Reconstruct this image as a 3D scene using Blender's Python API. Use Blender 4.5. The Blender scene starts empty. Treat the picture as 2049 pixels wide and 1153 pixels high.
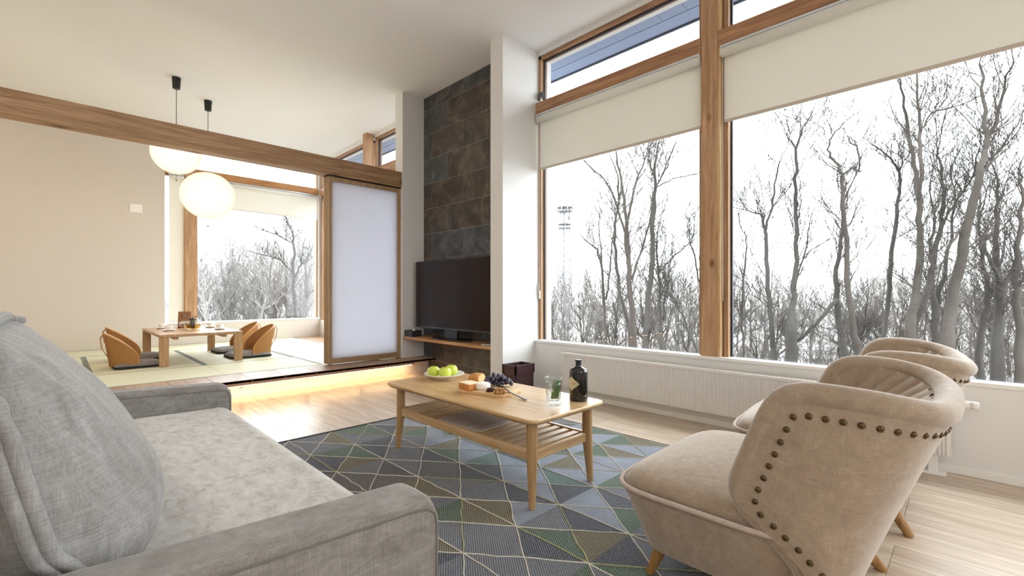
import bpy, math, random
from mathutils import Vector, Matrix

C = bpy.context.scene.collection
SC = bpy.context.scene

# ------------------------------------------------------------------ camera, sky, exposure
F, CX, CY, T = 915.0, 1024.5, 588.6, math.radians(44.74)
cam_d = bpy.data.cameras.new('camera')
cam = bpy.data.objects.new('camera', cam_d)
C.objects.link(cam)
cam.location = (0, 0, 1)
cam.rotation_euler = (math.pi / 2, 0, -T)
cam_d.sensor_width = 36
cam_d.lens = F / 2049 * 36
cam_d.shift_y = (CY - 576.5) / 2049
cam_d.clip_start = 0.05
cam_d.clip_end = 500
SC.camera = cam

SC.view_settings.view_transform = 'Standard'
SC.view_settings.look = 'None'
SC.view_settings.gamma = 1
SC.view_settings.exposure = 0.42
SC.view_settings.use_curve_mapping = False

world = bpy.data.worlds.new('overcast_sky')
SC.world = world
world.use_nodes = True
_bg = world.node_tree.nodes['Background']
_bg.inputs[0].default_value = (0.95, 0.975, 1.0, 1)
_bg.inputs[1].default_value = 5.6

SC.cycles.max_bounces = 10
SC.cycles.diffuse_bounces = 6
SC.cycles.glossy_bounces = 4
SC.cycles.transmission_bounces = 8
SC.cycles.transparent_max_bounces = 16
SC.cycles.caustics_reflective = False
SC.cycles.caustics_refractive = False
SC.cycles.sample_clamp_indirect = 8.0
SC.cycles.use_denoising = True


def portal(name, loc, rot, sx, sy):
    l = bpy.data.lights.new(name, 'AREA')
    l.shape = 'RECTANGLE'
    l.size, l.size_y = sx, sy
    l.cycles.is_portal = True
    o = bpy.data.objects.new(name, l)
    o.location = loc
    o.rotation_euler = rot
    C.objects.link(o)


H2 = math.pi / 2
portal('sky_portal', (3.74, -0.2, 2.0), (0, H2, 0), 3.1, 7.0)       # window wall openings
portal('sky_portal', (2.4, 9.0, 2.0), (-H2, 0, 0), 2.6, 3.1)      # tatami room window
portal('sky_portal', (0.3, -3.6, 1.6), (H2, 0, 0), 1.8, 1.4)      # opening added in the unseen wall behind the camera


def fill_light(x, y, watts, col, size=0.12):  # out-of-view fill lamps, added to brighten the rooms
    l = bpy.data.lights.new('unseen_fill_light', 'AREA')
    l.shape = 'DISK'
    l.size = size
    l.energy = watts
    l.color = col
    o = bpy.data.objects.new('unseen_fill_light', l)
    o.location = (x, y, 3.53)
    C.objects.link(o)


WARM = (1.0, 0.74, 0.47)
for x, y in ((-1.6, 6.2), (-1.6, 7.8)):
    fill_light(x, y, 8, WARM, 0.4)
for x, y in ((-1.6, -0.8), (-1.6, 2.6), (0.6, -2.2)):
    fill_light(x, y, 14, (1.0, 0.9, 0.8), 0.4)


# ------------------------------------------------------------------ helpers
def at(px, py, d):
    """world point seen at a pixel, d metres along the view axis"""
    a = (px - CX) / F
    b = (CY - py) / F
    return Vector((d * (math.sin(T) + a * math.cos(T)), d * (math.cos(T) - a * math.sin(T)), 1 + d * b))


def rnd(s):
    return random.Random(s)


class G:
    def __init__(s):
        s.v, s.f = [], []

    def box(s, x0, y0, z0, x1, y1, z1):
        i = len(s.v)
        s.v += [(x0, y0, z0), (x1, y0, z0), (x1, y1, z0), (x0, y1, z0), (x0, y0, z1), (x1, y0, z1), (x1, y1, z1), (x0, y1, z1)]
        for q in ((0, 3, 2, 1), (4, 5, 6, 7), (0, 1, 5, 4), (1, 2, 6, 5), (2, 3, 7, 6), (3, 0, 4, 7)):
            s.f.append(tuple(i + k for k in q))
        return s

    def hexa(s, pts):
        i = len(s.v)
        s.v += [tuple(p) for p in pts]
        for q in ((0, 3, 2, 1), (4, 5, 6, 7), (0, 1, 5, 4), (1, 2, 6, 5), (2, 3, 7, 6), (3, 0, 4, 7)):
            s.f.append(tuple(i + k for k in q))
        return s

    def prism(s, poly, z0, z1):
        i = len(s.v)
        n = len(poly)
        s.v += [(x, y, z0) for x, y in poly] + [(x, y, z1) for x, y in poly]
        s.f.append(tuple(i + k for k in range(n))[::-1])
        s.f.append(tuple(i + n + k for k in range(n)))
        for k in range(n):
            s.f.append((i + k, i + (k + 1) % n, i + n + (k + 1) % n, i + n + k))
        return s

    def tube(s, path, rad, n=8, cap=True, closed=False):
        path = [Vector(p) for p in path]
        m = len(path)
        if not hasattr(rad, '__len__'):
            rad = [rad] * m
        i = len(s.v)
        up = None
        for k in range(m):
            if closed:
                d = path[(k + 1) % m] - path[k - 1]
            else:
                d = path[min(k + 1, m - 1)] - path[max(k - 1, 0)]
            if d.length < 1e-9:
                d = Vector((0, 0, 1))
            d.normalize()
            if up is None:
                up = Vector((0, 0, 1)) if abs(d.z) < 0.9 else Vector((1, 0, 0))
            a = d.cross(up)
            if a.length < 1e-6:
                a = d.orthogonal()
            a.normalize()
            b = a.cross(d)
            up = b.copy()
            for j in range(n):
                t = 2 * math.pi * j / n
                p = path[k] + (a * math.cos(t) + b * math.sin(t)) * rad[k]
                s.v.append(tuple(p))
        for k in range(m if closed else m - 1):
            k2 = (k + 1) % m
            for j in range(n):
                s.f.append((i + k * n + j, i + k * n + (j + 1) % n, i + k2 * n + (j + 1) % n, i + k2 * n + j))
        if cap and not closed:
            s.f.append(tuple(i + j for j in range(n))[::-1])
            s.f.append(tuple(i + (m - 1) * n + j for j in range(n)))
        return s

    def lathe(s, prof, n=32, c=(0, 0, 0), ax=1.0, ay=1.0):
        i = len(s.v)
        m = len(prof)
        for r, z in prof:
            for j in range(n):
                t = 2 * math.pi * j / n
                s.v.append((c[0] + ax * r * math.cos(t), c[1] + ay * r * math.sin(t), c[2] + z))
        for k in range(m - 1):
            for j in range(n):
                s.f.append((i + k * n + j, i + k * n + (j + 1) % n, i + (k + 1) * n + (j + 1) % n, i + (k + 1) * n + j))
        if prof[0][0] > 1e-6:
            s.f.append(tuple(i + j for j in range(n))[::-1])
        if prof[-1][0] > 1e-6:
            s.f.append(tuple(i + (m - 1) * n + j for j in range(n)))
        return s

    def grid(s, fn, nu, nv, cu=False):
        i = len(s.v)
        for b in range(nv + 1):
            for a in range(nu + (0 if cu else 1)):
                s.v.append(tuple(fn(a / nu, b / nv)))
        w = nu if cu else nu + 1
        for b in range(nv):
            for a in range(nu):
                a2 = (a + 1) % w if cu else a + 1
                s.f.append((i + b * w + a, i + b * w + a2, i + (b + 1) * w + a2, i + (b + 1) * w + a))
        return s

    def ball(s, c, r, n=12, m=8, sq=(1, 1, 1)):
        prof = [(max(1e-5, math.sin(math.pi * k / m)), -math.cos(math.pi * k / m)) for k in range(m + 1)]
        i = len(s.v)
        s.lathe(prof, n)
        for k in range(i, len(s.v)):
            x, y, z = s.v[k]
            s.v[k] = (c[0] + x * r * sq[0], c[1] + y * r * sq[1], c[2] + z * r * sq[2])
        return s

    def xf(s, M):
        s.v = [tuple(M @ Vector(p)) for p in s.v]
        return s

    def mesh(s, name, mat, smooth=False):
        me = bpy.data.meshes.new(name)
        me.from_pydata(s.v, [], s.f)
        if mat is not None:
            me.materials.append(mat)
        if smooth:
            me.polygons.foreach_set('use_smooth', [True] * len(me.polygons))
        me.update()
        return me

    def obj(s, name, mat, parent=None, smooth=False, bevel=0, seg=2, loc=None, sub=0):
        o = bpy.data.objects.new(name, s.mesh(name, mat, smooth))
        C.objects.link(o)
        if parent:
            o.parent = parent
        if loc:
            o.location = loc
        if bevel:
            m = o.modifiers.new('bevel', 'BEVEL')
            m.width = bevel
            m.segments = seg
            m.limit_method = 'ANGLE'
            m.angle_limit = math.radians(40)
            if smooth:
                m.harden_normals = False
        if sub:
            m = o.modifiers.new('sub', 'SUBSURF')
            m.levels = m.render_levels = sub
        return o


def tag(o, label, cat, group=None, kind=None):
    o['label'] = label
    o['category'] = cat
    if group:
        o['group'] = group
    if kind:
        o['kind'] = kind
    return o


def thing(name, label, cat, loc=(0, 0, 0), rz=0, group=None, kind=None):
    o = bpy.data.objects.new(name, None)
    C.objects.link(o)
    o.empty_display_size = 0.05
    o.location = loc
    o.rotation_euler = (0, 0, rz)
    return tag(o, label, cat, group, kind)


def dup(o, parent=None, loc=None, rot=None, label=None):
    c = o.copy()
    C.objects.link(c)
    if parent is not None:
        c.parent = parent
    if loc is not None:
        c.location = loc
    if rot is not None:
        c.rotation_euler = rot
    if label:
        c['label'] = label
    for ch in list(o.children):
        dup(ch, c)
    return c


def inst(name, me, parent=None, loc=(0, 0, 0), rot=(0, 0, 0), sc=None):
    o = bpy.data.objects.new(name, me)
    C.objects.link(o)
    if parent:
        o.parent = parent
    o.location = loc
    o.rotation_euler = rot
    if sc:
        o.scale = sc
    return o


# ------------------------------------------------------------------ materials
def lin(h):
    h = h.lstrip('#')
    r = [int(h[i:i + 2], 16) / 255 for i in (0, 2, 4)]
    return tuple(c / 12.92 if c <= 0.04045 else ((c + 0.055) / 1.055) ** 2.4 for c in r) + (1,)


class NT:
    """tiny node-tree builder"""
    def __init__(s, name):
        s.m = bpy.data.materials.new(name)
        s.m.use_nodes = True
        s.t = s.m.node_tree
        s.p = s.t.nodes['Principled BSDF']
        s.out = s.t.nodes['Material Output']

    def n(s, kind, **kw):
        nd = s.t.nodes.new(kind)
        for k, v in kw.items():
            if hasattr(nd, k) and not k.startswith('i_'):
                setattr(nd, k, v)
        return nd

    def link(s, a, b):
        s.t.links.new(a, b)

    def coord(s, scale=(1, 1, 1), shift=False, rot=(0, 0, 0)):
        tc = s.n('ShaderNodeTexCoord')
        mp = s.n('ShaderNodeMapping')
        mp.inputs['Scale'].default_value = scale
        mp.inputs['Rotation'].default_value = rot
        if shift:
            oi = s.n('ShaderNodeObjectInfo')
            mul = s.n('ShaderNodeVectorMath', operation='SCALE')
            cb = s.n('ShaderNodeCombineXYZ')
            for k, f in enumerate((37.0, 91.0, 53.0)):
                ml = s.n('ShaderNodeMath', operation='MULTIPLY')
                s.link(oi.outputs['Random'], ml.inputs[0])
                ml.inputs[1].default_value = f
                s.link(ml.outputs[0], cb.inputs[k])
            ad = s.n('ShaderNodeVectorMath', operation='ADD')
            s.link(tc.outputs['Object'], ad.inputs[0])
            s.link(cb.outputs[0], ad.inputs[1])
            s.link(ad.outputs[0], mp.inputs['Vector'])
        else:
            s.link(tc.outputs['Object'], mp.inputs['Vector'])
        return mp.outputs[0]

    def noise(s, vec, scale, detail=4, rough=0.5, dist=0.0):
        nd = s.n('ShaderNodeTexNoise')
        nd.inputs['Scale'].default_value = scale
        nd.inputs['Detail'].default_value = detail
        nd.inputs['Roughness'].default_value = rough
        nd.inputs['Distortion'].default_value = dist
        if vec is not None:
            s.link(vec, nd.inputs['Vector'])
        return nd.outputs[0]

    def ramp(s, fac, stops):
        r = s.n('ShaderNodeValToRGB')
        e = r.color_ramp.elements
        while len(e) < len(stops):
            e.new(0.5)
        for k, (p, c) in enumerate(stops):
            e[k].position = p
            e[k].color = c
        s.link(fac, r.inputs[0])
        return r.outputs[0]

    def mix(s, fac, a, b, mode='MIX'):
        m = s.n('ShaderNodeMix', data_type='RGBA', blend_type=mode)
        for sock, v in ((m.inputs[0], fac), (m.inputs[6], a), (m.inputs[7], b)):
            if hasattr(v, 'links') or hasattr(v, 'is_linked'):
                s.link(v, sock)
            else:
                sock.default_value = v
        return m.outputs[2]

    def bump(s, h, strength=0.2, dist=0.002):
        b = s.n('ShaderNodeBump')
        b.inputs['Strength'].default_value = strength
        b.inputs['Distance'].default_value = dist
        s.link(h, b.inputs['Height'])
        s.link(b.outputs[0], s.p.inputs['Normal'])

    def done(s, color=None, rough=0.5, **kw):
        if color is not None:
            if hasattr(color, 'is_linked'):
                s.link(color, s.p.inputs['Base Color'])
            else:
                s.p.inputs['Base Color'].default_value = color
        s.p.inputs['Roughness'].default_value = rough
        for k, v in kw.items():
            s.p.inputs[k.replace('_', ' ')].default_value = v
        return s.m


def plain(name, col, rough=0.5, **kw):
    return NT(name).done(lin(col), rough, **kw)


def paint(name, col, rough=0.85):
    n = NT(name)
    v = n.coord()
    f = n.noise(v, 420, 3)
    n.bump(f, 0.12, 0.001)
    g = n.noise(v, 1.3, 2)
    c = lin(col)
    c2 = tuple(x * 0.97 for x in c[:3]) + (1,)
    return n.done(n.mix(g, c, c2), rough)


def wood(name, light, dark, axis, rough=0.5, knots=False, fine=1.0, vary=0.25, spec=0.5, knot_scale=3.2):
    """grain runs along `axis`; every object gets its own offset and tone"""
    n = NT(name)
    st = [9.0, 9.0, 9.0]
    st[axis] = 0.55
    v = n.coord(tuple(st), shift=True)
    w = n.noise(v, 2.2 * fine, 5, 0.6, 1.4)
    fi = n.noise(v, 16 * fine, 3, 0.6, 0.2)
    L, D = lin(light), lin(dark)
    c = n.ramp(w, [(0.32, D), (0.5, tuple((a + b) / 2 for a, b in zip(L, D))), (0.66, L)])
    c2 = n.ramp(fi, [(0.35, (0.72, 0.68, 0.64, 1)), (0.6, (1, 1, 1, 1))])
    c = n.mix(0.55, c, c2, 'MULTIPLY')
    if knots:
        sk = [1.0, 1.0, 1.0]
        sk[axis] = 0.55
        vk = n.coord(tuple(sk), shift=True)
        vo = n.n('ShaderNodeTexVoronoi')
        vo.inputs['Scale'].default_value = knot_scale
        n.link(vk, vo.inputs['Vector'])
        k = n.ramp(vo.outputs['Distance'], [(0.035, (0.10, 0.05, 0.03, 1)), (0.085, (0.5, 0.33, 0.22, 1)), (0.17, (1, 1, 1, 1))])
        c = n.mix(0.85, c, k, 'MULTIPLY')
    oi = n.n('ShaderNodeObjectInfo')
    r = n.ramp(oi.outputs['Random'], [(0.0, (1 - vary, 1 - vary, 1 - vary, 1)), (1.0, (1, 1, 1, 1))])
    c = n.mix(1.0, c, r, 'MULTIPLY')
    n.bump(fi, 0.08, 0.001)
    n.p.inputs['Specular IOR Level'].default_value = spec
    return n.done(c, rough)


def fabric(name, a, b, c3, scale=14.0, stretch=(1, 1, 1), weave=900, bstr=0.5, sheen=0.25, blot=0.6):
    n = NT(name)
    v = n.coord(stretch)
    m1 = n.noise(v, scale, 6, 0.72, 0.6)
    t1 = n.noise(n.coord((1, 1, .06)), weave * .45, 2, 0.6)
    t2 = n.noise(n.coord((.06, .06, 1)), weave * .45, 2, 0.6)
    mm = n.n('ShaderNodeMath', operation='ADD')
    n.link(t1, mm.inputs[0])
    n.link(t2, mm.inputs[1])
    m3 = n.n('ShaderNodeMath', operation='MULTIPLY')
    n.link(mm.outputs[0], m3.inputs[0])
    m3.inputs[1].default_value = .5
    m2 = m3.outputs[0]
    col = n.ramp(m1, [(0.3, lin(a)), (0.5, lin(b)), (0.68, lin(c3))])
    fl = n.ramp(m2, [(0.38, (0.62, 0.62, 0.63, 1)), (0.60, (1.0, 1.0, 1.0, 1))])
    col = n.mix(blot, col, fl, 'MULTIPLY')
    n.bump(m2, bstr, 0.0015)
    n.p.inputs['Sheen Weight'].default_value = sheen
    n.p.inputs['Sheen Roughness'].default_value = 0.5
    n.p.inputs['Specular IOR Level'].default_value = 0.1
    return n.done(col, 0.95)


def emit(name, col, s):
    n = NT(name)
    e = n.n('ShaderNodeEmission')
    e.inputs[0].default_value = col
    e.inputs[1].default_value = s
    n.link(e.outputs[0], n.out.inputs[0])
    return n.m


def pane_glass(name, tint=(0.98, 1.0, 1.0, 1), refl=.02):
    n = NT(name)
    tr = n.n('ShaderNodeBsdfTransparent')
    tr.inputs[0].default_value = tint
    gl = n.n('ShaderNodeBsdfGlossy')
    gl.inputs['Roughness'].default_value = 0.0
    fr = n.n('ShaderNodeLayerWeight')
    fr.inputs[0].default_value = .5
    pw = n.n('ShaderNodeMath', operation='POWER')
    pw.inputs[1].default_value = 5.0
    n.link(fr.outputs['Facing'], pw.inputs[0])
    ad = n.n('ShaderNodeMath', operation='MULTIPLY_ADD')
    n.link(pw.outputs[0], ad.inputs[0])
    ad.inputs[1].default_value = .9
    ad.inputs[2].default_value = refl
    mx = n.n('ShaderNodeMixShader')
    n.link(ad.outputs[0], mx.inputs[0])
    n.link(tr.outputs[0], mx.inputs[1])
    n.link(gl.outputs[0], mx.inputs[2])
    n.link(mx.outputs[0], n.out.inputs[0])
    return n.m


def translucent(name, col, trans, rough=0.8, weave=0):
    n = NT(name)
    d = n.n('ShaderNodeBsdfDiffuse')
    t = n.n('ShaderNodeBsdfTranslucent')
    d.inputs[0].default_value = t.inputs[0].default_value = lin(col)
    m = n.n('ShaderNodeMixShader')
    m.inputs[0].default_value = trans
    n.link(d.outputs[0], m.inputs[1])
    n.link(t.outputs[0], m.inputs[2])
    n.link(m.outputs[0], n.out.inputs[0])
    return n.m


M_WALL = paint('wall_paint', '#E9E9E8')
M_CEIL = paint('ceiling_paint', '#F3F4F5')
M_TRIMW = plain('white_trim', '#F0F0EE', 0.45)
M_RAD = plain('radiator_enamel', '#E8E7E6', 0.35)
M_BEAM_X = wood('fir_beam_across', '#C4A07C', '#94704E', 0, 0.6, True, 1.0, 0.08)
M_BEAM_Y = wood('fir_beam_along', '#C79A70', '#93664A', 1, 0.55, True, 1.0, 0.08)
M_POST = wood('fir_post', '#D6B08A', '#AE845E', 2, 0.55, True, 1.0, 0.08, knot_scale=6)
M_POST_PALE = wood('pale_fir', '#E6CBA0', '#C49A68', 2, 0.55, False, 1.0, 0.05)
M_FRAME = wood('window_frame_wood', '#BF9A74', '#977150', 2, 0.55, False, 1.0, 0.05)
M_FLOORW = wood('floor_board', '#DED0BF', '#BAA48C', 1, 0.30, False, 0.8, 0.10, spec=0.7)
M_STEP = wood('step_board', '#C4A58A', '#A08064', 1, 0.35, False, 1.0, 0.2)
M_STEPEDGE = wood('step_edge', '#BC9A7A', '#90684C', 0, 0.5, False)
M_TABLE = wood('oak_table', '#DCBD90', '#BF9A68', 1, 0.30, False, 1.0, 0.06)
M_TABLEZ = wood('oak_leg', '#CBA878', '#A88356', 2, 0.4, False, 1.0, 0.1)
M_TABLEX = wood('oak_slat', '#CFB084', '#AE8B60', 0, 0.4, False, 1.0, 0.18)
M_BOARD = wood('maple_board', '#EFD3A6', '#DDB580', 1, 0.5, False, 1.0, 0.05)
M_LOWT = wood('low_table_wood', '#CDA77C', '#A9825A', 1, 0.35, False, 1.0, 0.08)
M_LOWTZ = wood('low_table_leg_wood', '#C9A274', '#A88056', 2, 0.45, False, 1.0, 0.1)
M_SHELF = wood('shelf_wood', '#D6A873', '#A97944', 1, 0.45, False, 0.8, 0.06)
M_DOORW = wood('sliding_frame_wood', '#C0A17C', '#A48662', 2, 0.5, False, 1.5, 0.06)
M_CHLEG = wood('chair_leg_wood', '#B98F57', '#8C6635', 2, 0.45, False, 1.5, 0.06)
M_SEAM = plain('seam_gap', '#7A6650', 0.8)  # brown sub-floor visible in the joints between boards
M_KICK = paint('kick_plate_paint', '#E2D8CC')
M_SHOJI = translucent('sliding_screen_sheet', '#FAFBFF', 0.80)
M_BLIND = translucent('roller_blind_cloth', '#F4F3EC', 0.14)
M_BLINDW = plain('blind_rail', '#DDDAD2', 0.5)
M_ALU = plain('aluminium_rail', '#D8DEE2', 0.35, Metallic=0.6)
M_PANE = pane_glass('window_glass')
M_GASKET = plain('dark_gasket', '#2E3640', 0.5)
M_BLACKP = plain('black_plastic', '#1B1A1A', 0.3)
M_SCREEN = plain('tv_glass', '#2A201E', 0.2, Specular_IOR_Level=.18)
M_CHAIR = fabric('beige_chenille', '#9C8A77', '#A69480', '#B09F8C', 22, (1, 1, 1), 1300, 0.35, 0.5, 0.6)
M_CHAIRPIPE = fabric('beige_piping', '#B3A294', '#BCABA0', '#C4B5AA', 30, (1, 1, 1), 900, 0.3, 0.3, 0.4)
M_SOFA = fabric('grey_chenille', '#7C766F', '#8C8883', '#9C9894', 12, (1, 1, 2.2), 1000, 0.6, 0.3, 0.7)
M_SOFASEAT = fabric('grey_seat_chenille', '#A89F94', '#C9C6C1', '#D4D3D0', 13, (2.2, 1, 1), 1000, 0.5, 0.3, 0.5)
M_PILLOW = fabric('grey_cushion_weave', '#86827E', '#979593', '#A9A8A6', 10, (1, 2.0, 0.6), 800, 0.8, 0.3, 0.75)
M_SEAMD = plain('seam_thread', '#6E6A64', 0.9)
M_NAIL = plain('antique_brass', '#5C4D36', 0.28, Metallic=0.9)
M_CHAN = fabric('beige_channel', '#9C8A77', '#A69480', '#B09F8C', 22, (1, 1, 1), 1300, 0.3, 0.5, 0.5)
M_WHITECER = plain('white_ceramic', '#F0EFEC', 0.15)
M_STEEL = plain('brushed_steel', '#B8BBC0', 0.25, Metallic=1.0)
M_BLADE = plain('dark_blade', '#3A3C40', 0.3, Metallic=0.9)
M_PAPERW = plain('white_paper', '#F4F2EE', 0.8)
M_GRASSC = plain('dark_cushion_side', '#26262A', 0.9)
M_FLOORC = fabric('slate_cushion', '#77726F', '#8A8583', '#989392', 30, (1, 1, 1), 900, 0.3, 0.2, 0.4)
M_RAW = plain('snow_edge', '#EEF1F5', 0.9)


def mat_tile():
    n = NT('slate_tile')
    v = n.coord((1, 1, 1), shift=True)
    a = n.noise(v, 4.5, 9, 0.68, .8)
    b = n.noise(v, 7.0, 6, 0.7, 2.2)
    brown = n.ramp(a, [(0.3, lin('#2A2420')), (0.5, lin('#4C433C')), (0.7, lin('#736658'))])
    blue = n.ramp(a, [(0.3, lin('#2F3336')), (0.5, lin('#4C5053')), (0.7, lin('#6F7276'))])
    oi = n.n('ShaderNodeObjectInfo')
    f = n.ramp(oi.outputs['Random'], [(0.45, (0, 0, 0, 1)), (0.75, (1, 1, 1, 1))])
    c = n.mix(f, brown, blue)
    sp = n.ramp(b, [(0.6, (0, 0, 0, 1)), (0.78, (0.7, 0.7, 0.7, 1))])
    c = n.mix(sp, c, lin('#7A6650'))
    n.bump(b, 0.25, 0.004)
    return n.done(c, 0.5)


M_TILE = mat_tile()
M_GROUT = plain('grey_grout', '#A39C90', 0.9)


def mat_tatami(name, axis):
    n = NT(name)
    st = [1.0, 1.0, 1.0]
    st[axis] = 120.0
    v = n.coord(tuple(st))
    f = n.noise(v, 6, 2, 0.5)
    g = n.noise(n.coord(), 1.5, 3)
    c = n.mix(f, lin('#CFCEB2'), lin('#DCDBC4'))
    c = n.mix(g, c, lin('#D2D4B8'))
    n.bump(f, 0.15, 0.001)
    return n.done(c, 0.6)


M_TAT_X = mat_tatami('tatami_rush_across', 0)
M_TAT_Y = mat_tatami('tatami_rush_along', 1)
M_HERI = plain('tatami_border', '#7E867F', 0.9)


def mat_rattan():
    n = NT('woven_rattan')
    v = n.coord()
    w = n.n('ShaderNodeTexWave', wave_type='BANDS', bands_direction='Z')
    w.inputs['Scale'].default_value = 28
    w.inputs['Distortion'].default_value = 0.6
    n.link(v, w.inputs['Vector'])
    g = n.noise(v, 60, 3)
    c = n.ramp(w.outputs[0], [(0.1, lin('#8F5F2E')), (0.6, lin('#C08A4C'))])
    c = n.mix(n.ramp(g, [(0.35, (0, 0, 0, 1)), (0.65, (0.6, 0.6, 0.6, 1))]), c, lin('#A87238'))
    n.bump(w.outputs[0], 0.4, 0.004)
    return n.done(c, 0.5)


M_RATTAN = mat_rattan()
M_RATCANE = plain('rattan_cane', '#BE8C4E', 0.4)


def mat_rug():
    """flat-woven kilim: the cell colour comes from the face, the weave is fine print"""
    n = NT('kilim_wool')
    at_ = n.n('ShaderNodeAttribute')
    at_.attribute_name = 'wool'
    v = n.coord((1, 3.2, 1))
    a = n.noise(v, 85, 3, 0.7)
    b = n.noise(n.coord(), 9, 4, 0.7)
    ck = n.n('ShaderNodeTexWave', wave_type='BANDS', bands_direction='X')
    ck.inputs['Scale'].default_value = 36
    ck.inputs['Distortion'].default_value = 1.2
    ck.inputs['Detail'].default_value = 2
    ck.inputs['Detail Scale'].default_value = 6
    n.link(n.coord((1, 1, 1), False, (0, 0, math.radians(37.4))), ck.inputs['Vector'])
    fl = n.ramp(a, [(0.52, (0, 0, 0, 1)), (0.70, (0.5, 0.5, 0.5, 1))])
    c = n.mix(n.ramp(b, [(0.35, (0, 0, 0, 1)), (0.7, (0.3, 0.3, 0.3, 1))]), at_.outputs[0], lin('#2E3038'))
    c = n.mix(fl, c, lin('#A9AFB8'))
    c = n.mix(n.ramp(ck.outputs[0], [(0.0, (0.5, 0.5, 0.5, 1)), (0.45, (0, 0, 0, 1))]), c, lin('#202126'))
    c = n.mix(n.ramp(ck.outputs[0], [(0.6, (0, 0, 0, 1)), (1.0, (0.35, 0.35, 0.35, 1))]), c, lin('#B4BAC4'))
    n.bump(a, 0.6, 0.003)
    n.p.inputs['Sheen Weight'].default_value = 0.12
    n.p.inputs['Specular IOR Level'].default_value = 0.2
    return n.done(c, 0.85)


M_RUG = mat_rug()
M_YARN = fabric('cream_yarn', '#B9B3A4', '#D5D0C2', '#E6E2D6', 60, (1, 1, 1), 900, 0.3, 0.2, 0.3)
M_YARNG = fabric('olive_yarn', '#8E8C5C', '#A8A878', '#BDBB90', 60, (1, 1, 1), 900, 0.3, 0.2, 0.3)
M_RUGEDGE = plain('rug_binding', '#2B2A2E', 0.9)


def mat_bark(name, a, b):
    n = NT(name)
    f = n.noise(n.coord((1, 1, 0.3)), 9, 4, 0.7)
    return n.done(n.mix(f, lin(a), lin(b)), 0.95)


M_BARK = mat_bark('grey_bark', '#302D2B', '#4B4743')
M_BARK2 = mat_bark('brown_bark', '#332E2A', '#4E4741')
M_BARKF = mat_bark('haze_paled_twigs', '#55514E', '#74706D')  # bark paled so the colour itself carries the outdoor haze
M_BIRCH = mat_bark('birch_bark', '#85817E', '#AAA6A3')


def mat_snow():
    n = NT('snowy_ground')
    f = n.noise(n.coord(), 0.35, 6, 0.7)
    c = n.ramp(f, [(0.38, lin('#4E4A46')), (0.5, lin('#7A7774')), (0.62, lin('#B0B1B5'))])
    return n.done(c, 0.95)


M_SNOW = mat_snow()
M_RIDGE = mat_bark('distant_wood', '#5A5958', '#6A6968')
M_SOFFIT = plain('slate_blue_soffit', '#8C9AB8', 0.6)
M_SOFGAP = plain('soffit_gap', '#3E4759', 0.8)

# ------------------------------------------------------------------ room shell
XW = 3.55          # inner face of the window wall
ZC = 3.553         # ceiling
YB = 8.88          # back wall of the tatami room
ZP = 0.195         # raised floor
XF = 3.077         # room face of the two fins
XT = 3.399         # tiled wall
XL, YR = -2.6, -3.6
ST = 'structure'


def wall(name, label, parts, mat=M_WALL):
    g = G()
    for b in parts:
        g.box(*b)
    return tag(g.obj(name, mat), label, 'wall', kind=ST)


# ceiling
tag(G().box(XL - .2, YR - .2, ZC, 3.74, YB + .2, ZC + .2).obj('ceiling', M_CEIL), 'smooth white ceiling over both rooms', 'ceiling', kind=ST)
# window wall
wall('wall_right', 'white wall below and between the big windows behind the radiator',
     [(XW, YR - .2, -.2, 3.80, 3.233, .50), (XW, YR - .2, .50, 3.80, -2.6, ZC),
      (3.58, 5.24, -.2, 3.80, YB + .2, .50),
      (3.60, -2.6, 3.50, 3.80, 3.233, ZC), (3.60, 5.24, 3.50, 3.80, YB + .2, ZC)])
wall('wall_niche', 'white fin wall facing the room between the tiled niche and the big window',
     [(XF, 3.233, -.2, 3.80, 3.411, ZC), (XT + .012, 3.411, -.2, 3.80, 5.065, ZC)])
wall('wall_divider', 'white fin wall between the tiled niche and the sliding screens',
     [(XF, 5.065, ZP, 3.80, 5.235, ZC), (XT, 5.065, -.2, 3.80, 5.235, ZP)])
M_WALLB = paint('warm_wall_paint', '#D5CDC5')
M_WALLB_PARTS_A = [(XL - .2, YB, -.2, 1.175, YB + .2, ZC)]
wall('wall_back', 'warm white end wall of the tatami room with the light switch',
     M_WALLB_PARTS_A + [(1.175, YB, -.2, 3.70, YB + .2, .535), (3.55, YB, .535, 3.8, YB + .2, ZC),
      (1.175, YB, 3.50, 3.70, YB + .2, ZC)], M_WALLB)
wall('wall_left', 'plain white side wall outside the picture on the left', [(XL - .2, YR, -.2, XL, YB, ZC)])
wall('wall_front', 'white wall behind the camera with an unseen opening added to let sky light in',  # the opening is added for the sky light it admits
     [(XL - .2, YR - .2, -.2, -2.0, YR, ZC), (3.0, YR - .2, -.2, 3.8, YR, ZC), (-2.0, YR - .2, 2.3, 3.0, YR, ZC), (-2.0, YR - .2, -.2, 3.0, YR, .9), (-2.0, YR - .2, .9, -.6, YR, 2.3), (1.2, YR - .2, .9, 3.0, YR, 2.3)])

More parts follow.
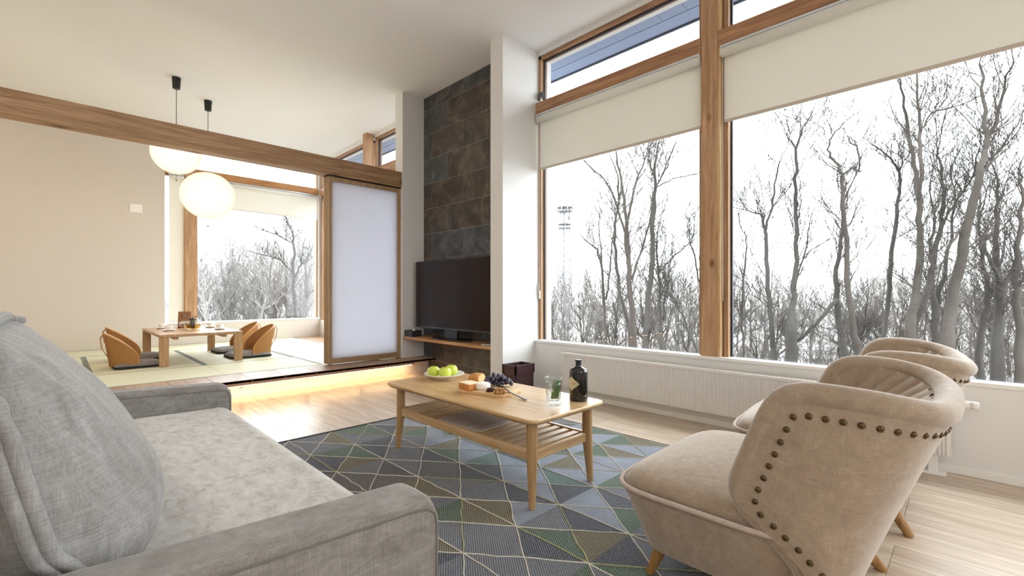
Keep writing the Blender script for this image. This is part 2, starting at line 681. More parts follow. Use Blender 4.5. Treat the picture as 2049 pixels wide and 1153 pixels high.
# floor: sub-floor slab with real boards
fl = tag(G().box(XL, YR, -.2, XW, 4.97, -.012).obj('floor', M_SEAM), 'pale wood plank floor of the living room', 'floor', kind=ST)
R = rnd(5)
PW = 0.1485
nrow = int((XW - XL) / PW) + 1
me_cache = {}
for i in range(nrow):
    x1 = XW - i * PW
    x0 = max(XL, x1 - PW)
    if x1 - x0 < .02:
        continue
    if x1 < -0.35:
        # boards hidden behind and under the sofa: long runs
        cuts = [YR, 0.2, 4.96]
    else:
        off = ((i // 2) * 0.61) % 1.22
        cuts = [YR] + [v for v in [-1.0 + off - 1.22 + 1.22 * k for k in range(9)] if YR + .2 < v < 4.76] + [4.96]
        if i % 2:
            pass
    for a, b in zip(cuts[:-1], cuts[1:]):
        G().box(x0 + .0007, a + .0008, -.012, x1 - .0007, b - .0008, 0.0).obj('plank', M_FLOORW, fl)

# raised tatami floor
pf = tag(G().box(XL, 4.96, -.1, XT, YB, ZP - .032).box(XT, 5.235, -.1, 3.58, YB, ZP - .032).obj('trim_1', M_KICK), 'pale riser and base of the raised tatami floor', 'step', kind=ST)
edge = G().box(XL, 4.80, ZP - .030, XT, 4.822, ZP - .004).obj('edge_strip', M_STEPEDGE, pf)
M_COVER = wood('light_cover_wood', '#D3B294', '#B38F70', 0, .5)
G().box(XL, 4.824, ZP - .055, 3.10, 4.84, ZP - .030).obj('light_cover_strip', M_COVER, pf)
x = XL
k = 0
bw = 0.30
while x < XT - .02:
    x2 = min(x + bw, XT)
    y2 = 5.24 if x2 < XF - 0.02 else 5.064
    G().box(x + .0012, 4.80, ZP - .006 - .02, x2 - .0012, y2, ZP).obj('board', M_STEP, pf, bevel=.0015, seg=1)
    x = x2
# tatami mats
mats = [(-1.0, 1.18, 5.245, 6.13, 0), (1.18, 2.13, 5.245, 6.13, 0), (-.72, .22, 6.13, 8.02, 1), (.22, 1.18, 6.13, 8.02, 1),
        (1.18, 2.13, 6.13, 8.02, 1), (2.13, 3.09, 5.245, 7.08, 1), (2.13, 3.09, 7.08, YB, 1), (-.72, .70, 8.02, YB, 0),
        (.70, 2.13, 8.02, YB, 0), (XL, -1.0, 5.245, 6.13, 0), (XL, -.72, 6.13, YB, 1)]
for x0, x1, y0, y1, ax in mats:
    m = G().box(x0 + .001, y0 + .001, ZP - .03, x1 - .001, y1 - .001, ZP - .001).obj('tatami_mat', M_TAT_Y if ax == 0 else M_TAT_X, pf, bevel=.002, seg=1)
    bd = G()
    w_ = .026
    if ax == 0:
        bd.box(x0 + .001, y0 + .001, ZP - .002, x1 - .001, y0 + w_ * .5, ZP + .0005).box(x0 + .001, y1 - w_ * .5, ZP - .002, x1 - .001, y1 - .001, ZP + .0005)
    else:
        bd.box(x0 + .001, y0 + .001, ZP - .002, x0 + w_, y1 - .001, ZP + .0005).box(x1 - w_, y0 + .001, ZP - .002, x1 - .001, y1 - .001, ZP + .0005)
    bd.obj('edge_band', M_HERI, m)
G().box(3.092, 5.245, ZP - .03, 3.578, YB, ZP).obj('window_side_board', M_STEP, pf)
# LED strip hidden under the step
led = thing('led_strip', 'warm glowing light strip tucked under the front of the tatami step', 'light strip', (0, 0, 0))
G().box(XL + .05, 4.856, ZP - .062, 3.08, 4.874, ZP - .054).obj('strip_profile', M_ALU, led)
G().box(XL + .05, 4.858, ZP - .0645, 3.08, 4.872, ZP - .0622).obj('diffuser', emit('led_glow', (1.0, 0.68, 0.36, 1), 42), led)
for xx in (0.6, 1.2, 1.8, 2.4, 3.0):
    G().box(xx, 4.826, ZP - .075, xx + .03, 4.853, ZP - .068).obj('bracket', M_COVER, led)

# baseboards
tag(G().box(XW - .012, YR, 0, XW, 3.233, .045).obj('baseboard_right', M_TRIMW, bevel=.003), 'low white skirting board along the window wall', 'baseboard', kind=ST)

# ------------------------------------------------------------------ tiled niche
tw = thing('wall_tiled', 'dark slate tiled wall rising behind the television', 'wall', (0, 0, 0), kind=ST)
G().box(XT - .0042, 3.4115, 0, XT + .012, 5.065, ZC).obj('grout', M_GROUT, tw)
TH = .3215
tiles = {}
top = ZC
k = 0
zr = [3.553] + [3.383 - TH * j for j in range(0, 11)]
zr = [z for z in zr if z > .3] + [.150, 0.0]
for j in range(len(zr) - 1):
    z1, z0 = zr[j], zr[j + 1]
    base = 4.239 if j % 2 == 0 else 4.557
    ys = [3.411] + sorted(v for v in [base + .645 * q for q in range(-3, 4)] if 3.43 < v < 5.05) + [5.065]
    for a, b in zip(ys[:-1], ys[1:]):
        G().box(XT - .006, a + .0018, z0 + .0018, XT + .006, b - .0018, z1 - .0018).obj('tile', M_TILE, tw, bevel=.0012, seg=1)

# ------------------------------------------------------------------ timber posts and rails
t2 = tag(G().box(XL, 5.08, 2.345, 3.077, 5.235, 2.54).obj('trim_2', M_BEAM_X, bevel=.004), 'long knotty timber beam crossing above the tatami room opening', 'beam', kind=ST)
t3 = tag(G().box(XW, 1.368, .515, 3.625, 1.493, ZC).obj('trim_3', M_POST, bevel=.003), 'knotty timber post between the two big windows', 'post', kind=ST)
tag(G().box(XW, 1.495, 2.872, 3.66, 3.232, 3.0).obj('trim_4', M_BEAM_Y, bevel=.003), 'knotty timber rail left of the post, above the smaller big window', 'rail', kind=ST)
tag(G().box(XW, -2.6, 2.872, 3.66, 1.366, 3.0).obj('trim_5', M_BEAM_Y, bevel=.003), 'knotty timber rail right of the post, above the widest window', 'rail', kind=ST)
tag(G().box(3.45, 6.75, ZP, 3.57, 6.87, ZC).obj('trim_6', M_POST, bevel=.003), 'short-looking timber post rising behind the crossing beam near the divider wall', 'post', kind=ST)
tag(G().box(XW, 5.24, 2.872, 3.66, 8.80, 3.0).obj('trim_7', M_BEAM_Y, bevel=.003), 'timber rail seen through the gap right of the far short post', 'rail', kind=ST)
tag(G().box(1.435, 8.84, .535, 1.58, 8.93, ZC).obj('trim_8', M_POST, bevel=.003), 'timber post left of the tatami room window, behind the lantern', 'post', kind=ST)
tag(G().box(1.18, 8.845, 2.90, 3.54, 8.93, 3.02).obj('trim_9', wood('fir_back_rail', '#D09A62', '#A06A3C', 0, .55, True, 1.0, .05), bevel=.003), 'timber rail across the tatami room window behind the lanterns', 'rail', kind=ST)


# ------------------------------------------------------------------ windows
def window_r(name, label, y0, y1, z0, z1, parent=None, left=True):
    """pane in the window wall, frame depth 3.60-3.68"""
    w = thing(name, label, 'window', kind=ST)
    f = .034
    G().box(3.62, y0, z0, 3.70, y1, z0 + .012).obj('sill_frame', M_FRAME, w)
    G().box(3.60, y0, z1 - f, 3.70, y1, z1).obj('head_frame', M_BEAM_Y, w)
    G().box(3.60, y1 - f, z0, 3.70, y1, z1).obj('jamb', M_FRAME, w)
    G().box(3.60, y0, z0, 3.70, y0 + f, z1).obj('jamb', M_FRAME, w)
    g = G()
    a = f
    g.box(3.645, y0 + a, z0 + .012, 3.665, y0 + a + .014, z1 - a).box(3.645, y1 - a - .014, z0 + .012, 3.665, y1 - a, z1 - a)
    g.box(3.645, y0 + a, z0 + .012, 3.665, y1 - a, z0 + .022).box(3.645, y0 + a, z1 - a - .014, 3.665, y1 - a, z1 - a)
    g.obj('gasket', M_GASKET, w)
    G().box(3.652, y0 + a, z0 + .02, 3.658, y1 - a, z1 - a).obj('pane', M_PANE, w)
    return w


window_r('window_1', 'big picture window left of the timber post with the tower in view', 1.493, 3.235, .50, 2.874)
window_r('window_2', 'clear strip window under the ceiling left of the timber post', 1.493, 3.235, 2.998, 3.505)
window_r('window_3', 'widest picture window right of the timber post behind the armchairs', -2.6, 1.34, .50, 2.874)
window_r('window_4', 'clear strip window under the ceiling right of the timber post', -2.6, 1.34, 2.998, 3.505)
window_r('window_5', 'small strip window above the divider, right of the far short post', 5.235, 6.74, 2.998, 3.505)
window_r('window_6', 'small washed-out strip window left of the far short post', 6.88, 8.86, 2.998, 3.505)
window_r('window_7', 'tall side window of the tatami room hidden by the sliding screens', 5.235, 6.74, .50, 2.874)
window_r('window_8', 'tall side window at the far corner of the tatami room', 6.88, 8.86, .50, 2.874)
G().box(3.626, 1.34, .515, 3.66, 1.37, ZC).obj('pale_lining', M_POST_PALE, t3)
G().box(3.555, 1.349, .515, 3.624, 1.367, ZC).obj('pale_side', M_POST_PALE, t3)


def window_b(name, label, x0, x1, z0, z1):
    w = thing(name, label, 'window', kind=ST)
    f = .028
    Y0, Y1 = YB + .04, YB + .12
    G().box(x0, Y0, z0, x1, Y1, z0 + .012).obj('sill_frame', M_TRIMW, w)
    G().box(x0, Y0, z1 - f, x1, Y1, z1).obj('head_frame', M_FRAME, w)
    f1 = .004 if x1 < 1.5 else f
    G().box(x0, Y0, z0, x0 + f1, Y1, z1).obj('jamb', M_TRIMW if x1 < 1.5 else M_FRAME, w)
    G().box(x1 - f, Y0, z0, x1, Y1, z1).obj('jamb', M_FRAME, w)
    G().box(x0 + f, Y0 + .04, z0 + .012, x1 - f, Y0 + .046, z1 - f).obj('pane', M_PANE, w)
    return w


window_b('window_9', 'big window in the end wall of the tatami room with bare trees outside', 1.58, 3.56, .535, 2.90)
window_b('window_10', 'blown-out strip window above the end wall rail', 1.18, 3.56, 3.018, 3.505)
window_b('window_11', 'narrow window beside the end wall post, covered by its blind', 1.178, 1.435, .535, 2.90)

# sills
tag(G().box(3.535, -2.6, .498, 3.64, 3.24, .522).obj('trim_10', M_TRIMW, bevel=.003), 'white window sill board above the radiator', 'sill', kind=ST)
tag(G().box(1.178, 8.868, .523, 3.60, 8.93, .545).obj('trim_11', M_TRIMW, bevel=.003), 'white sill along the tatami room end window', 'sill', kind=ST)

# eaves outside
ev = thing('trim_12', 'grey-blue boarded eaves outside the strip windows', 'eaves', kind=ST)
G().box(3.74, YR - 1, 3.625, 4.27, YB + .2, 3.66).obj('soffit_backing', M_SOFGAP, ev)
me = G().box(3.745, .0015, 3.600, 4.085, .2385, 3.626).mesh('soffit_board', M_SOFFIT)
yy = -4.4
while yy < 9.0:
    inst('soffit_board', me, ev, (0, yy, 0))
    yy += .24
G().box(4.092, YR - 1, 3.598, 4.27, YB + .2, 3.63).obj('fascia_strip', M_SOFFIT, ev)
G().box(4.27, YR - 1, 3.585, 4.30, YB + .2, 3.80).obj('fascia_board', M_GASKET, ev)


# ------------------------------------------------------------------ roller blinds
def blind_r(label, y0, y1, zb, cord_y):
    t = thing('roller_blind', label, 'blind', (0, 0, 0), group=None)
    G().tube([(3.555, y0 + .012, 2.822), (3.555, y1 - .012, 2.822)], .036, 20).obj('roll', M_BLIND, t, smooth=True)
    G().box(3.532, y0 + .004, 2.855, 3.60, y1 - .004, 2.871).obj('head_rail', M_ALU, t, bevel=.003)
    G().box(3.53, y0 + .001, 2.79, 3.59, y0 + .009, 2.871).obj('end_bracket', M_BLINDW, t, bevel=.003)
    G().box(3.53, y1 - .009, 2.79, 3.59, y1 - .001, 2.871).obj('end_bracket', M_BLINDW, t, bevel=.003)
    G().box(3.589, y0 + .012, zb + .02, 3.5905, y1 - .012, 2.82).obj('cloth', M_BLIND, t)
    G().box(3.584, y0 + .012, zb, 3.596, y1 - .012, zb + .024).obj('bottom_bar', plain('blind_bar_%d' % int(y0 * 10), '#C9BFB0', .5), t, bevel=.003)
    G().tube([(3.57, cord_y, 2.80), (3.57, cord_y, .95)], .0022, 5).obj('pull_chain', M_BLINDW, t)
    return t


blind_r('cream roller blind half-lowered in the window left of the timber post', 1.498, 3.215, 2.300, 3.196)
blind_r('wider cream roller blind in the window right of the timber post', -2.55, 1.345, 2.300, 1.335)


def blind_b(label, x0, x1, zb):
    t = thing('roller_blind', label, 'blind')
    G().tube([(x0 + .01, 8.865, 2.85), (x1 - .01, 8.865, 2.85)], .030, 16).obj('roll', M_BLIND, t, smooth=True)
    G().box(x0 + .004, 8.835, 2.878, x1 - .004, 8.89, 2.894).obj('head_rail', M_ALU, t)
    G().box(x0 + .012, 8.892, zb + .018, x1 - .012, 8.8935, 2.86).obj('cloth', M_BLIND, t)
    G().box(x0 + .012, 8.888, zb, x1 - .012, 8.898, zb + .02).obj('bottom_bar', M_BLINDW, t)
    return t


blind_b('cream roller blind partly lowered over the wide tatami room window', 1.585, 3.54, 2.43)
blind_b('narrow cream roller blind fully lowered beside the tatami room post', 1.215, 1.43, .56)

# window catch
wk = thing('window_operator', 'small dark grey winding handle on the rail beside the fin wall', 'handle', (3.60, 3.20, 3.0))
G().prism([(.0, -.045), (.0, .03)] + [(0 - .0001 * k, .03) for k in range(0)] + [(-.02, .03), (-.02, -.045)], .045, .115).obj('cover', plain('grey_cap', '#5A5A5C', .5), wk, bevel=.012, seg=3)
G().tube([(-.03, -.02, 0.001), (-.03, -.03, .05)], .006, 8).box(-.045, -.05, .0, -.015, .005, .012).obj('stem', M_ALU, wk)
gc = thing('window_latch', 'small pale latch on the jamb beside the fin wall', 'latch', (3.597, 3.215, .95))
G().box(-.012, -.012, .0, 0, .006, .085).box(-.02, -.008, .05, -.01, .002, .16).obj('lever', M_BLINDW, gc, bevel=.002)

# ------------------------------------------------------------------ sliding screens
for q, (lb, y0, xoff) in enumerate((('front translucent sliding screen with wooden frame beside the tiled niche', 5.108, 0),
                                    ('middle sliding screen, only its edge showing behind the front one', 5.148, -.004),
                                    ('rear sliding screen, only its edge showing behind the other two', 5.188, -.008))):
    t = thing('sliding_screen', lb, 'sliding door', (0, 0, 0))
    x0, x1, z0, z1 = 2.155 + xoff, 3.072, ZP + .012, 2.332
    w_ = .042
    y1 = y0 + .032
    G().box(x0, y0, z0, x0 + w_, y1, z1).obj('stile', M_DOORW, t, bevel=.002)
    G().box(x1 - w_, y0, z0, x1, y1, z1).obj('stile', M_DOORW, t, bevel=.002)
    G().box(x0 + w_, y0, z1 - .05, x1 - w_, y1, z1).obj('top_rail', M_STEPEDGE if 0 else M_DOORW, t, bevel=.002)
    G().box(x0 + w_, y0, z0, x1 - w_, y1, z0 + .06).obj('bottom_rail', M_DOORW, t, bevel=.002)
    G().box(x0 + w_, y0 + .012, z0 + .06, x1 - w_, y0 + .018, z1 - .05).obj('sheet', M_SHOJI, t)
    G().lathe([(.006, 0), (.006, .012)], 10, (x0 + .05, y0 + .016, ZP + .0005)).obj('roller', M_ALU, t)
tag(G().box(2.14, 5.10, 2.334, XF - .002, 5.225, 2.3448).obj('trim_13', M_BLACKP), 'dark sliding track above the screens', 'track', kind=ST)

# ------------------------------------------------------------------ niche shelf, television
sh = tag(G().box(XF + .001, 3.413, .436, XT - .007, 5.063, .470).obj('wall_shelf', M_SHELF, bevel=.003), 'oak shelf spanning the tiled niche under the television', 'shelf')
tv = thing('television', 'wide black flat television standing on the niche shelf', 'television', (3.20, 4.24, .470))
Y0, Y1 = -.70, .71
G().box(.0, Y0, .115, .05, Y1, .935).obj('housing', M_BLACKP, tv, bevel=.006)
G().box(-.002, Y0 + .012, .135, .001, Y1 - .05, .923).obj('screen', M_SCREEN, tv)
G().box(-.004, Y1 - .05, .135, .002, Y1 - .002, .925).obj('side_strip', M_BLACKP, tv)
G().box(-.006, Y0, .115, .004, Y1, .132).obj('lower_bezel', plain('bezel_gloss', '#3A3D45', .2), tv, bevel=.002)
G().box(-.008, .03, .108, .004, .10, .118).obj('sensor_bar', M_BLACKP, tv)
G().box(.005, -.12, .0, .04, .12, .12).obj('neck', M_BLACKP, tv, bevel=.004)
G().prism([(-.105 * math.cos(a) * 1.0 + .02, .36 * math.sin(a)) for a in [2 * math.pi * k / 40 for k in range(40)]][::-1], .001, .014).obj('stand_foot', M_BLACKP, tv, bevel=.003)
bx = thing('tissue_box', 'black lidless tissue box at the left end of the niche shelf', 'box', (3.165, 4.96, .4705))
G().box(-.07, -.085, 0, .07, -.079, .075).box(-.07, .079, 0, .07, .085, .075).box(-.07, -.079, 0, -.064, .079, .075).box(.064, -.079, 0, .07, .079, .075).box(-.064, -.079, 0, .064, .079, .05).obj('case', plain('dark_leather_box', '#2E2A30', .45), bx, bevel=.002)
G().hexa([(-.03, -.04, .05), (.03, -.03, .05), (.02, .03, .05), (-.02, .02, .05), (-.004, -.01, .088), (.012, -.012, .092), (.008, .008, .086), (0, .004, .084)]).obj('tissue', M_PAPERW, bx)
rc = thing('remote_control', 'small light grey remote lying at the right end of the niche shelf', 'remote', (3.12, 3.50, .4705), .3)
G().box(-.02, -.07, 0, .02, .07, .016).obj('body', plain('pale_grey_plastic', '#B9B9BC', .4), rc, bevel=.006)
G().box(-.012, -.05, .0155, .012, .05, .018).obj('keypad', plain('keypad_grey', '#6F7074', .5), rc)

# waste bin
wb = thing('waste_bin', 'dark burgundy leather waste bin beside the white fin wall', 'bin', (3.165, 3.105, 0))
col_b = plain('burgundy_leather', '#3A1F26', .45)
g = G()
a, b = .125, .085
for (xa, xb, ya, yb_) in ((-a, a, -b, -b + .006), (-a, a, b - .006, b), (-a, -a + .006, -b, b), (a - .006, a, -b, b)):
    g.box(xa, ya, 0, xb, yb_, .26)
g.box(-a, -b, 0, a, b, .008)
g.obj('body', col_b, wb, bevel=.002)
g = G()
a2, b2 = .132, .092
for (xa, xb, ya, yb_) in ((-a2, a2, -b2, -b2 + .018), (-a2, a2, b2 - .018, b2), (-a2, -a2 + .018, -b2, b2), (a2 - .018, a2, -b2, b2)):
    g.box(xa, ya, .235, xb, yb_, .325)
g.obj('collar', col_b, wb, bevel=.002)
g = G().box(-a + .012, -b + .012, .20, a - .012, b - .012, .29)
g.obj('liner_bag', plain('black_liner', '#26282C', .35), wb)

# ------------------------------------------------------------------ radiator
rd = thing('radiator', 'long low white ribbed radiator below the picture windows', 'radiator', (3.45, 0, 0))
YA, YE = .085, 2.81
G().box(.004, YA, .107, .055, YE, .418).obj('panel', M_RAD, rd)
rib = G()
n = int((YE - YA - .02) / .0165)
for i in range(n):
    y = YA + .012 + i * .0165
    rib.hexa([(-.004, y, .112), (.005, y - .0045, .112), (.005, y + .0105, .112), (-.004, y + .006, .112),
              (-.004, y, .412), (.005, y - .0045, .412), (.005, y + .0105, .412), (-.004, y + .006, .412)])
rb = rib.obj('ribbed_front', M_RAD, rd)
rb['kind'] = 'stuff'
gr = G().box(-.004, YA - .004, .416, .01, YE + .004, .436).box(.048, YA - .004, .416, .062, YE + .004, .436)
n = int((YE - YA) / .03)
for i in range(n):
    gr.box(.0, YA + i * .03, .424, .055, YA + i * .03 + .019, .433)
go = gr.obj('top_grille', M_RAD, rd)
go['kind'] = 'stuff'
for y in (.16,):
    G().box(.02, y - .02, 0.008, .05, y + .02, .11).box(-.015, y - .055, 0, .07, y + .055, .010).obj('foot', M_TRIMW, rd, bevel=.003)
G().tube([(.03, YA - .006, .40), (.03, YA - .03, .40)], .012, 14).obj('valve', M_ALU, rd, smooth=False)
th = G().tube([(.03, YA - .03, .40), (.03, YA - .036, .40), (.03, YA - .10, .40), (.03, YA - .108, .40)], [.02, .0245, .0245, .02], 24).obj('thermostat', M_WHITECER, rd, bevel=.001)
mk = G()
for dz in (-.012, 0, .012):
    mk.box(.0045, YA - .085, .404 + dz - .002, .0065, YA - .072, .404 + dz + .002)
mk.obj('dial_mark', plain('grey_marks', '#8D8D90', .6), th)

# wall switch in the tatami room
sw = thing('wall_switch', 'square white switch plate on the warm end wall', 'switch', (.825, 8.88, 2.29))
G().box(-.075, -.010, -.065, .075, -.0005, .065).obj('cover', M_TRIMW, sw, bevel=.004)
G().box(-.055, -.017, -.05, .062, -.0095, .052).obj('rocker', M_WHITECER, sw, bevel=.004)


# ------------------------------------------------------------------ paper lanterns
def lantern(label, x, y, zc, r):
    t = thing('paper_lantern', label, 'lamp', (x, y, ZC))
    dz = zc - ZC
    G().lathe([(.030, 0), (.046, -.001), (.038, -.13), (.028, -.135)][::-1], 24).obj('ceiling_cap', M_BLACKP, t, smooth=False)
    G().tube([(0, 0, -.134), (0, 0, dz + r * .93)], .0035, 6).obj('cord', M_BLACKP, t)
    m = lantern.m
    prof = []
    N = 72
    for k in range(N + 1):
        a = -math.pi / 2 + math.pi * k / N
        a = max(-1.36, min(1.36, a))
        rr = r * math.cos(a) + (.0022 if k % 2 else 0)
        prof.append((rr, dz + r * .97 * math.sin(a)))
    prof = prof[4:-3]
    g = G()
    i0 = 0
    n = 48
    for rr, z in prof:
        for j in range(n):
            tt = 2 * math.pi * j / n
            g.v.append((rr * math.cos(tt), rr * math.sin(tt), z))
    for k in range(len(prof) - 1):
        for j in range(n):
            g.f.append((k * n + j, k * n + (j + 1) % n, (k + 1) * n + (j + 1) % n, (k + 1) * n + j))
    g.obj('paper_shade', m, t, smooth=True)
    g = G()
    for j in range(8):
        tt = 2 * math.pi * (j + .3) / 8
        g.tube([((rr + .0015) * math.cos(tt), (rr + .0015) * math.sin(tt), z) for rr, z in prof[::3]], .0018, 4)
    g.obj('vertical_seam', lantern.s, t)
    G().lathe([(prof[0][0] - .004, dz - r * .955), (prof[0][0] + .003, dz - r * .95), (prof[0][0] + .003, dz - r * .935)], 32).obj('lower_ring', lantern.s, t)
    G().tube([(0, 0, dz - r * .94), (0, 0, dz - r * 1.28)], .0018, 5).ball((0, 0, dz - r * 1.30), .012, 8, 6).obj('pull_cord', M_SEAMD, t)
    return t


def mat_lantern():
    n = NT('lit_lantern_paper')
    tc = n.n('ShaderNodeTexCoord')
    v = n.coord((1, 1, 1))
    w = n.n('ShaderNodeTexWave', wave_type='BANDS', bands_direction='Z')
    w.inputs['Scale'].default_value = 16
    n.link(v, w.inputs['Vector'])
    c = n.ramp(w.outputs[0], [(0.0, (1.0, 0.86, 0.68, 1)), (0.35, (1.0, 0.92, 0.79, 1))])
    lw = n.n('ShaderNodeLayerWeight')
    lw.inputs[0].default_value = .35
    c2 = n.mix(lw.outputs['Facing'], c, (1.0, .72, .44, 1))
    e = n.n('ShaderNodeEmission')
    n.link(c2, e.inputs[0])
    e.inputs[1].default_value = 1.05
    n.link(e.outputs[0], n.out.inputs[0])
    return n.m


lantern.m = mat_lantern()
lantern.s = emit('lit_seam', (1.0, .78, .52, 1), 1.05)
lantern('round glowing paper lantern hanging higher, half hidden by the crossing beam', .985, 6.62, 2.665, .25)
lantern('larger round glowing paper lantern hanging lower in front of the tatami window', 1.400, 7.12, 2.30, .31)
for (x, y, z, w_) in ((.985, 6.62, 2.25, 7), (1.40, 7.12, 1.90, 9)):
    l = bpy.data.lights.new('lantern_bulb', 'POINT')
    l.energy = w_
    l.color = (1.0, .72, .44)
    l.shadow_soft_size = .22
    o = bpy.data.objects.new('lantern_bulb', l)
    o.location = (x, y, z)
    C.objects.link(o)

# ------------------------------------------------------------------ kilim rug
RX0, RX1, RY0, RY1 = .81, 2.835, .42, 3.262
rug = thing('kilim_rug', 'flat-woven rug of grey, green and olive triangles with cream yarn lines', 'rug')
NX, NY = .2855, .3735
OX, OY = 1.382, 3.237
DK, GR, LG, GN, OL, BR, PU = '#2C2F3B', '#62646B', '#8790A0', '#38552F', '#655826', '#544C46', '#3C333C'
pal = {'D': DK, 'G': GR, 'L': LG, 'N': GN, 'O': OL, 'B': BR, 'P': PU, 'T': '#46685A', 'K': '#2C2F27'}
# rows from the far edge toward the camera; per cell the four triangles: far, right, near, left
ROWS = {
    0: ['GGGG', 'GOGG', 'NNGG', 'GLOD', 'NDLD', 'OGNL', 'GLDG'],
    1: ['GDDG', 'NNOD', 'DGGD', 'NLLG', 'NDGN', 'LNTL', 'DLNG'],
    2: ['BBGG', 'GPBB', 'GDBG', 'OLLN', 'TLLT', 'DLNL', 'LGDL'],
    3: ['BGGG', 'OOGB', 'BKGG', 'TLLD', 'DTLD', 'LTLD', 'LNLL'],
    4: ['GODG', 'NOGG', 'GDLO', 'LTDL', 'OLLL', 'NOLL', 'NOLL'],
    5: ['GGGG', 'GDGG', 'GDON', 'LDNL', 'NDLG', 'LGNL', 'DLGG'],
    6: ['GDGG', 'NGGG', 'DGGN', 'GNDG', 'NODG', 'OGDN', 'GDGL'],
    7: ['ODGD', 'DGGD', 'GPGG', 'NGDG', 'GDGN', 'LDNG', 'GDOG'],
    8: ['GGDG', 'GDGN', 'DGGG', 'GDGO', 'NGDG', 'DGGL', 'GNDG'],
}
verts, faces, cols = [], [], []
ZR = .010
for j in range(9):
    for i in range(-2, 6):
        xa, xb = OX + i * NX, OX + (i + 1) * NX
        yb_, ya = OY - j * NY, OY - (j + 1) * NY
        xa, xb = max(xa, RX0 + .012), min(xb, RX1 - .006)
        ya, yb_ = max(ya, RY0), min(yb_, RY1 - .02)
        if xb - xa < .01 or yb_ - ya < .01:
            continue
        cell = ROWS[j][min(i + 2, 6)]
        m_ = ((xa + xb) / 2, (ya + yb_) / 2)
        q = len(verts)
        verts += [(xa, ya, ZR), (xb, ya, ZR), (xb, yb_, ZR), (xa, yb_, ZR), (m_[0], m_[1], ZR)]
        for tri, ch in (((3, 4, 2), 0), ((2, 4, 1), 1), ((1, 4, 0), 2), ((0, 4, 3), 3)):
            faces.append(tuple(q + k for k in tri))
            cols.append(lin(pal[cell[ch]]))
# strip between the first node row and the binding
me = bpy.data.meshes.new('woven_field')
me.from_pydata(verts, [], faces)
att = me.attributes.new('wool', 'FLOAT_COLOR', 'FACE')
for k, c in enumerate(cols):
    att.data[k].color = c
me.materials.append(M_RUG)
o = bpy.data.objects.new('woven_field', me)
C.objects.link(o)
o.parent = rug
G().box(RX0, RY0, .0008, RX1, RY1, .0095).obj('backing', M_RUGEDGE, rug)
G().box(RX0, RY1 - .02, .002, RX1, RY1 + .003, .0125).box(RX0 - .003, RY0, .002, RX0 + .012, RY1, .0125).box(RX1 - .006, RY0, .002, RX1 + .001, RY1, .0118).obj('binding', M_RUGEDGE, rug, bevel=.002)
yl, yg = G(), G()
R = rnd(8)


def yarn(g, x0, y0, x1, y1):
    n = max(2, int(math.hypot(x1 - x0, y1 - y0) / .06))
    pts = []
    for k in range(n + 1):
        t = k / n
        j = 0 if k in (0, n) else .005
        pts.append((x0 + (x1 - x0) * t + R.uniform(-j, j), y0 + (y1 - y0) * t + R.uniform(-j, j), ZR + .0008))
    g.tube(pts, .0028, 5, cap=False)


for i in range(-1, 6):
    x = OX + i * NX
    if RX0 < x < RX1 - .02:
        for j in range(8):
            yarn(yl if (i + j) % 5 else yg, x, OY - j * NY, x, max(RY0, OY - (j + 1) * NY))
for j in range(8):
    for i in range(-2, 5):
        xa, xb = OX + i * NX, OX + (i + 1) * NX
        ya, yb_ = OY - j * NY, OY - (j + 1) * NY
        if xb > RX1 or yb_ < RY0:
            continue
        ta = max(0, (RX0 + .012 - xa) / NX)
        if ta < .95:
            g1 = yg if (i * 3 + j * 2) % 6 == 0 else yl
            yarn(g1, xa + ta * NX, ya - ta * NY, xb, yb_)
            yarn(yg if (i * 2 + j * 3) % 5 == 0 else yl, xb, ya, xa + ta * NX, yb_ + ta * NY)
for g, nm, mm in ((yl, 'cream_yarn', M_YARN), (yg, 'olive_yarn', M_YARNG)):
    o = g.obj(nm, mm, rug, smooth=True)
    o['kind'] = 'stuff'

# ------------------------------------------------------------------ coffee table
ct = thing('coffee_table', 'long oak coffee table with a slatted lower shelf on the rug', 'table', (1.775, 2.015, 0))
HW, HL, ZT = .288, .645, .435


def rrect(hx, hy, r, n=6):
    pts = []
    for cx, cy, a0 in ((hx - r, hy - r, 0), (-hx + r, hy - r, 90), (-hx + r, -hy + r, 180), (hx - r, -hy + r, 270)):
        for k in range(n + 1):
            a = math.radians(a0 + 90 * k / n)
            pts.append((cx + r * math.cos(a), cy + r * math.sin(a)))
    return pts


g = G()
tp = rrect(HW, HL, .045)
tp2 = rrect(HW - .018, HL - .018, .035)
n = len(tp)
for ring, z in ((tp2, ZT - .030), (tp, ZT - .013), (tp, ZT - .006), (rrect(HW - .004, HL - .004, .043), ZT)):
    g.v += [(x, y, z) for x, y in ring]
for k in range(3):
    for j in range(n):
        g.f.append((k * n + j, k * n + (j + 1) % n, (k + 1) * n + (j + 1) % n, (k + 1) * n + j))
g.f.append(tuple(range(n))[::-1])
g.f.append(tuple(3 * n + j for j in range(n)))
g.obj('tabletop', M_TABLE, ct)
for sx in (-1, 1):
    for sy in (-1, 1):
        x, y = sx * .215, sy * .573
        zf = .0105
        G().tube([(x + sx * .012, y + sy * .012, zf), (x + sx * .010, y + sy * .010, .05), (x, y, .24), (x, y, ZT - .028)], [.0155, .0175, .0265, .0265], 20).obj('leg', M_TABLEZ, ct, smooth=False)
for sx in (-1, 1):
    G().box(sx * .215 - .010, -.552, .224, sx * .215 + .010, .552, .270).obj('side_rail', M_TABLE, ct, bevel=.003)
for sy in (-1, 1):
    G().box(-.194, sy * .573 - .010, .224, .194, sy * .573 + .010, .270).obj('end_rail', M_TABLEX, ct, bevel=.003)
sm = G().box(-.204, -.019, .252, .204, .019, .264).mesh('slat', M_TABLEX)
y = -.515
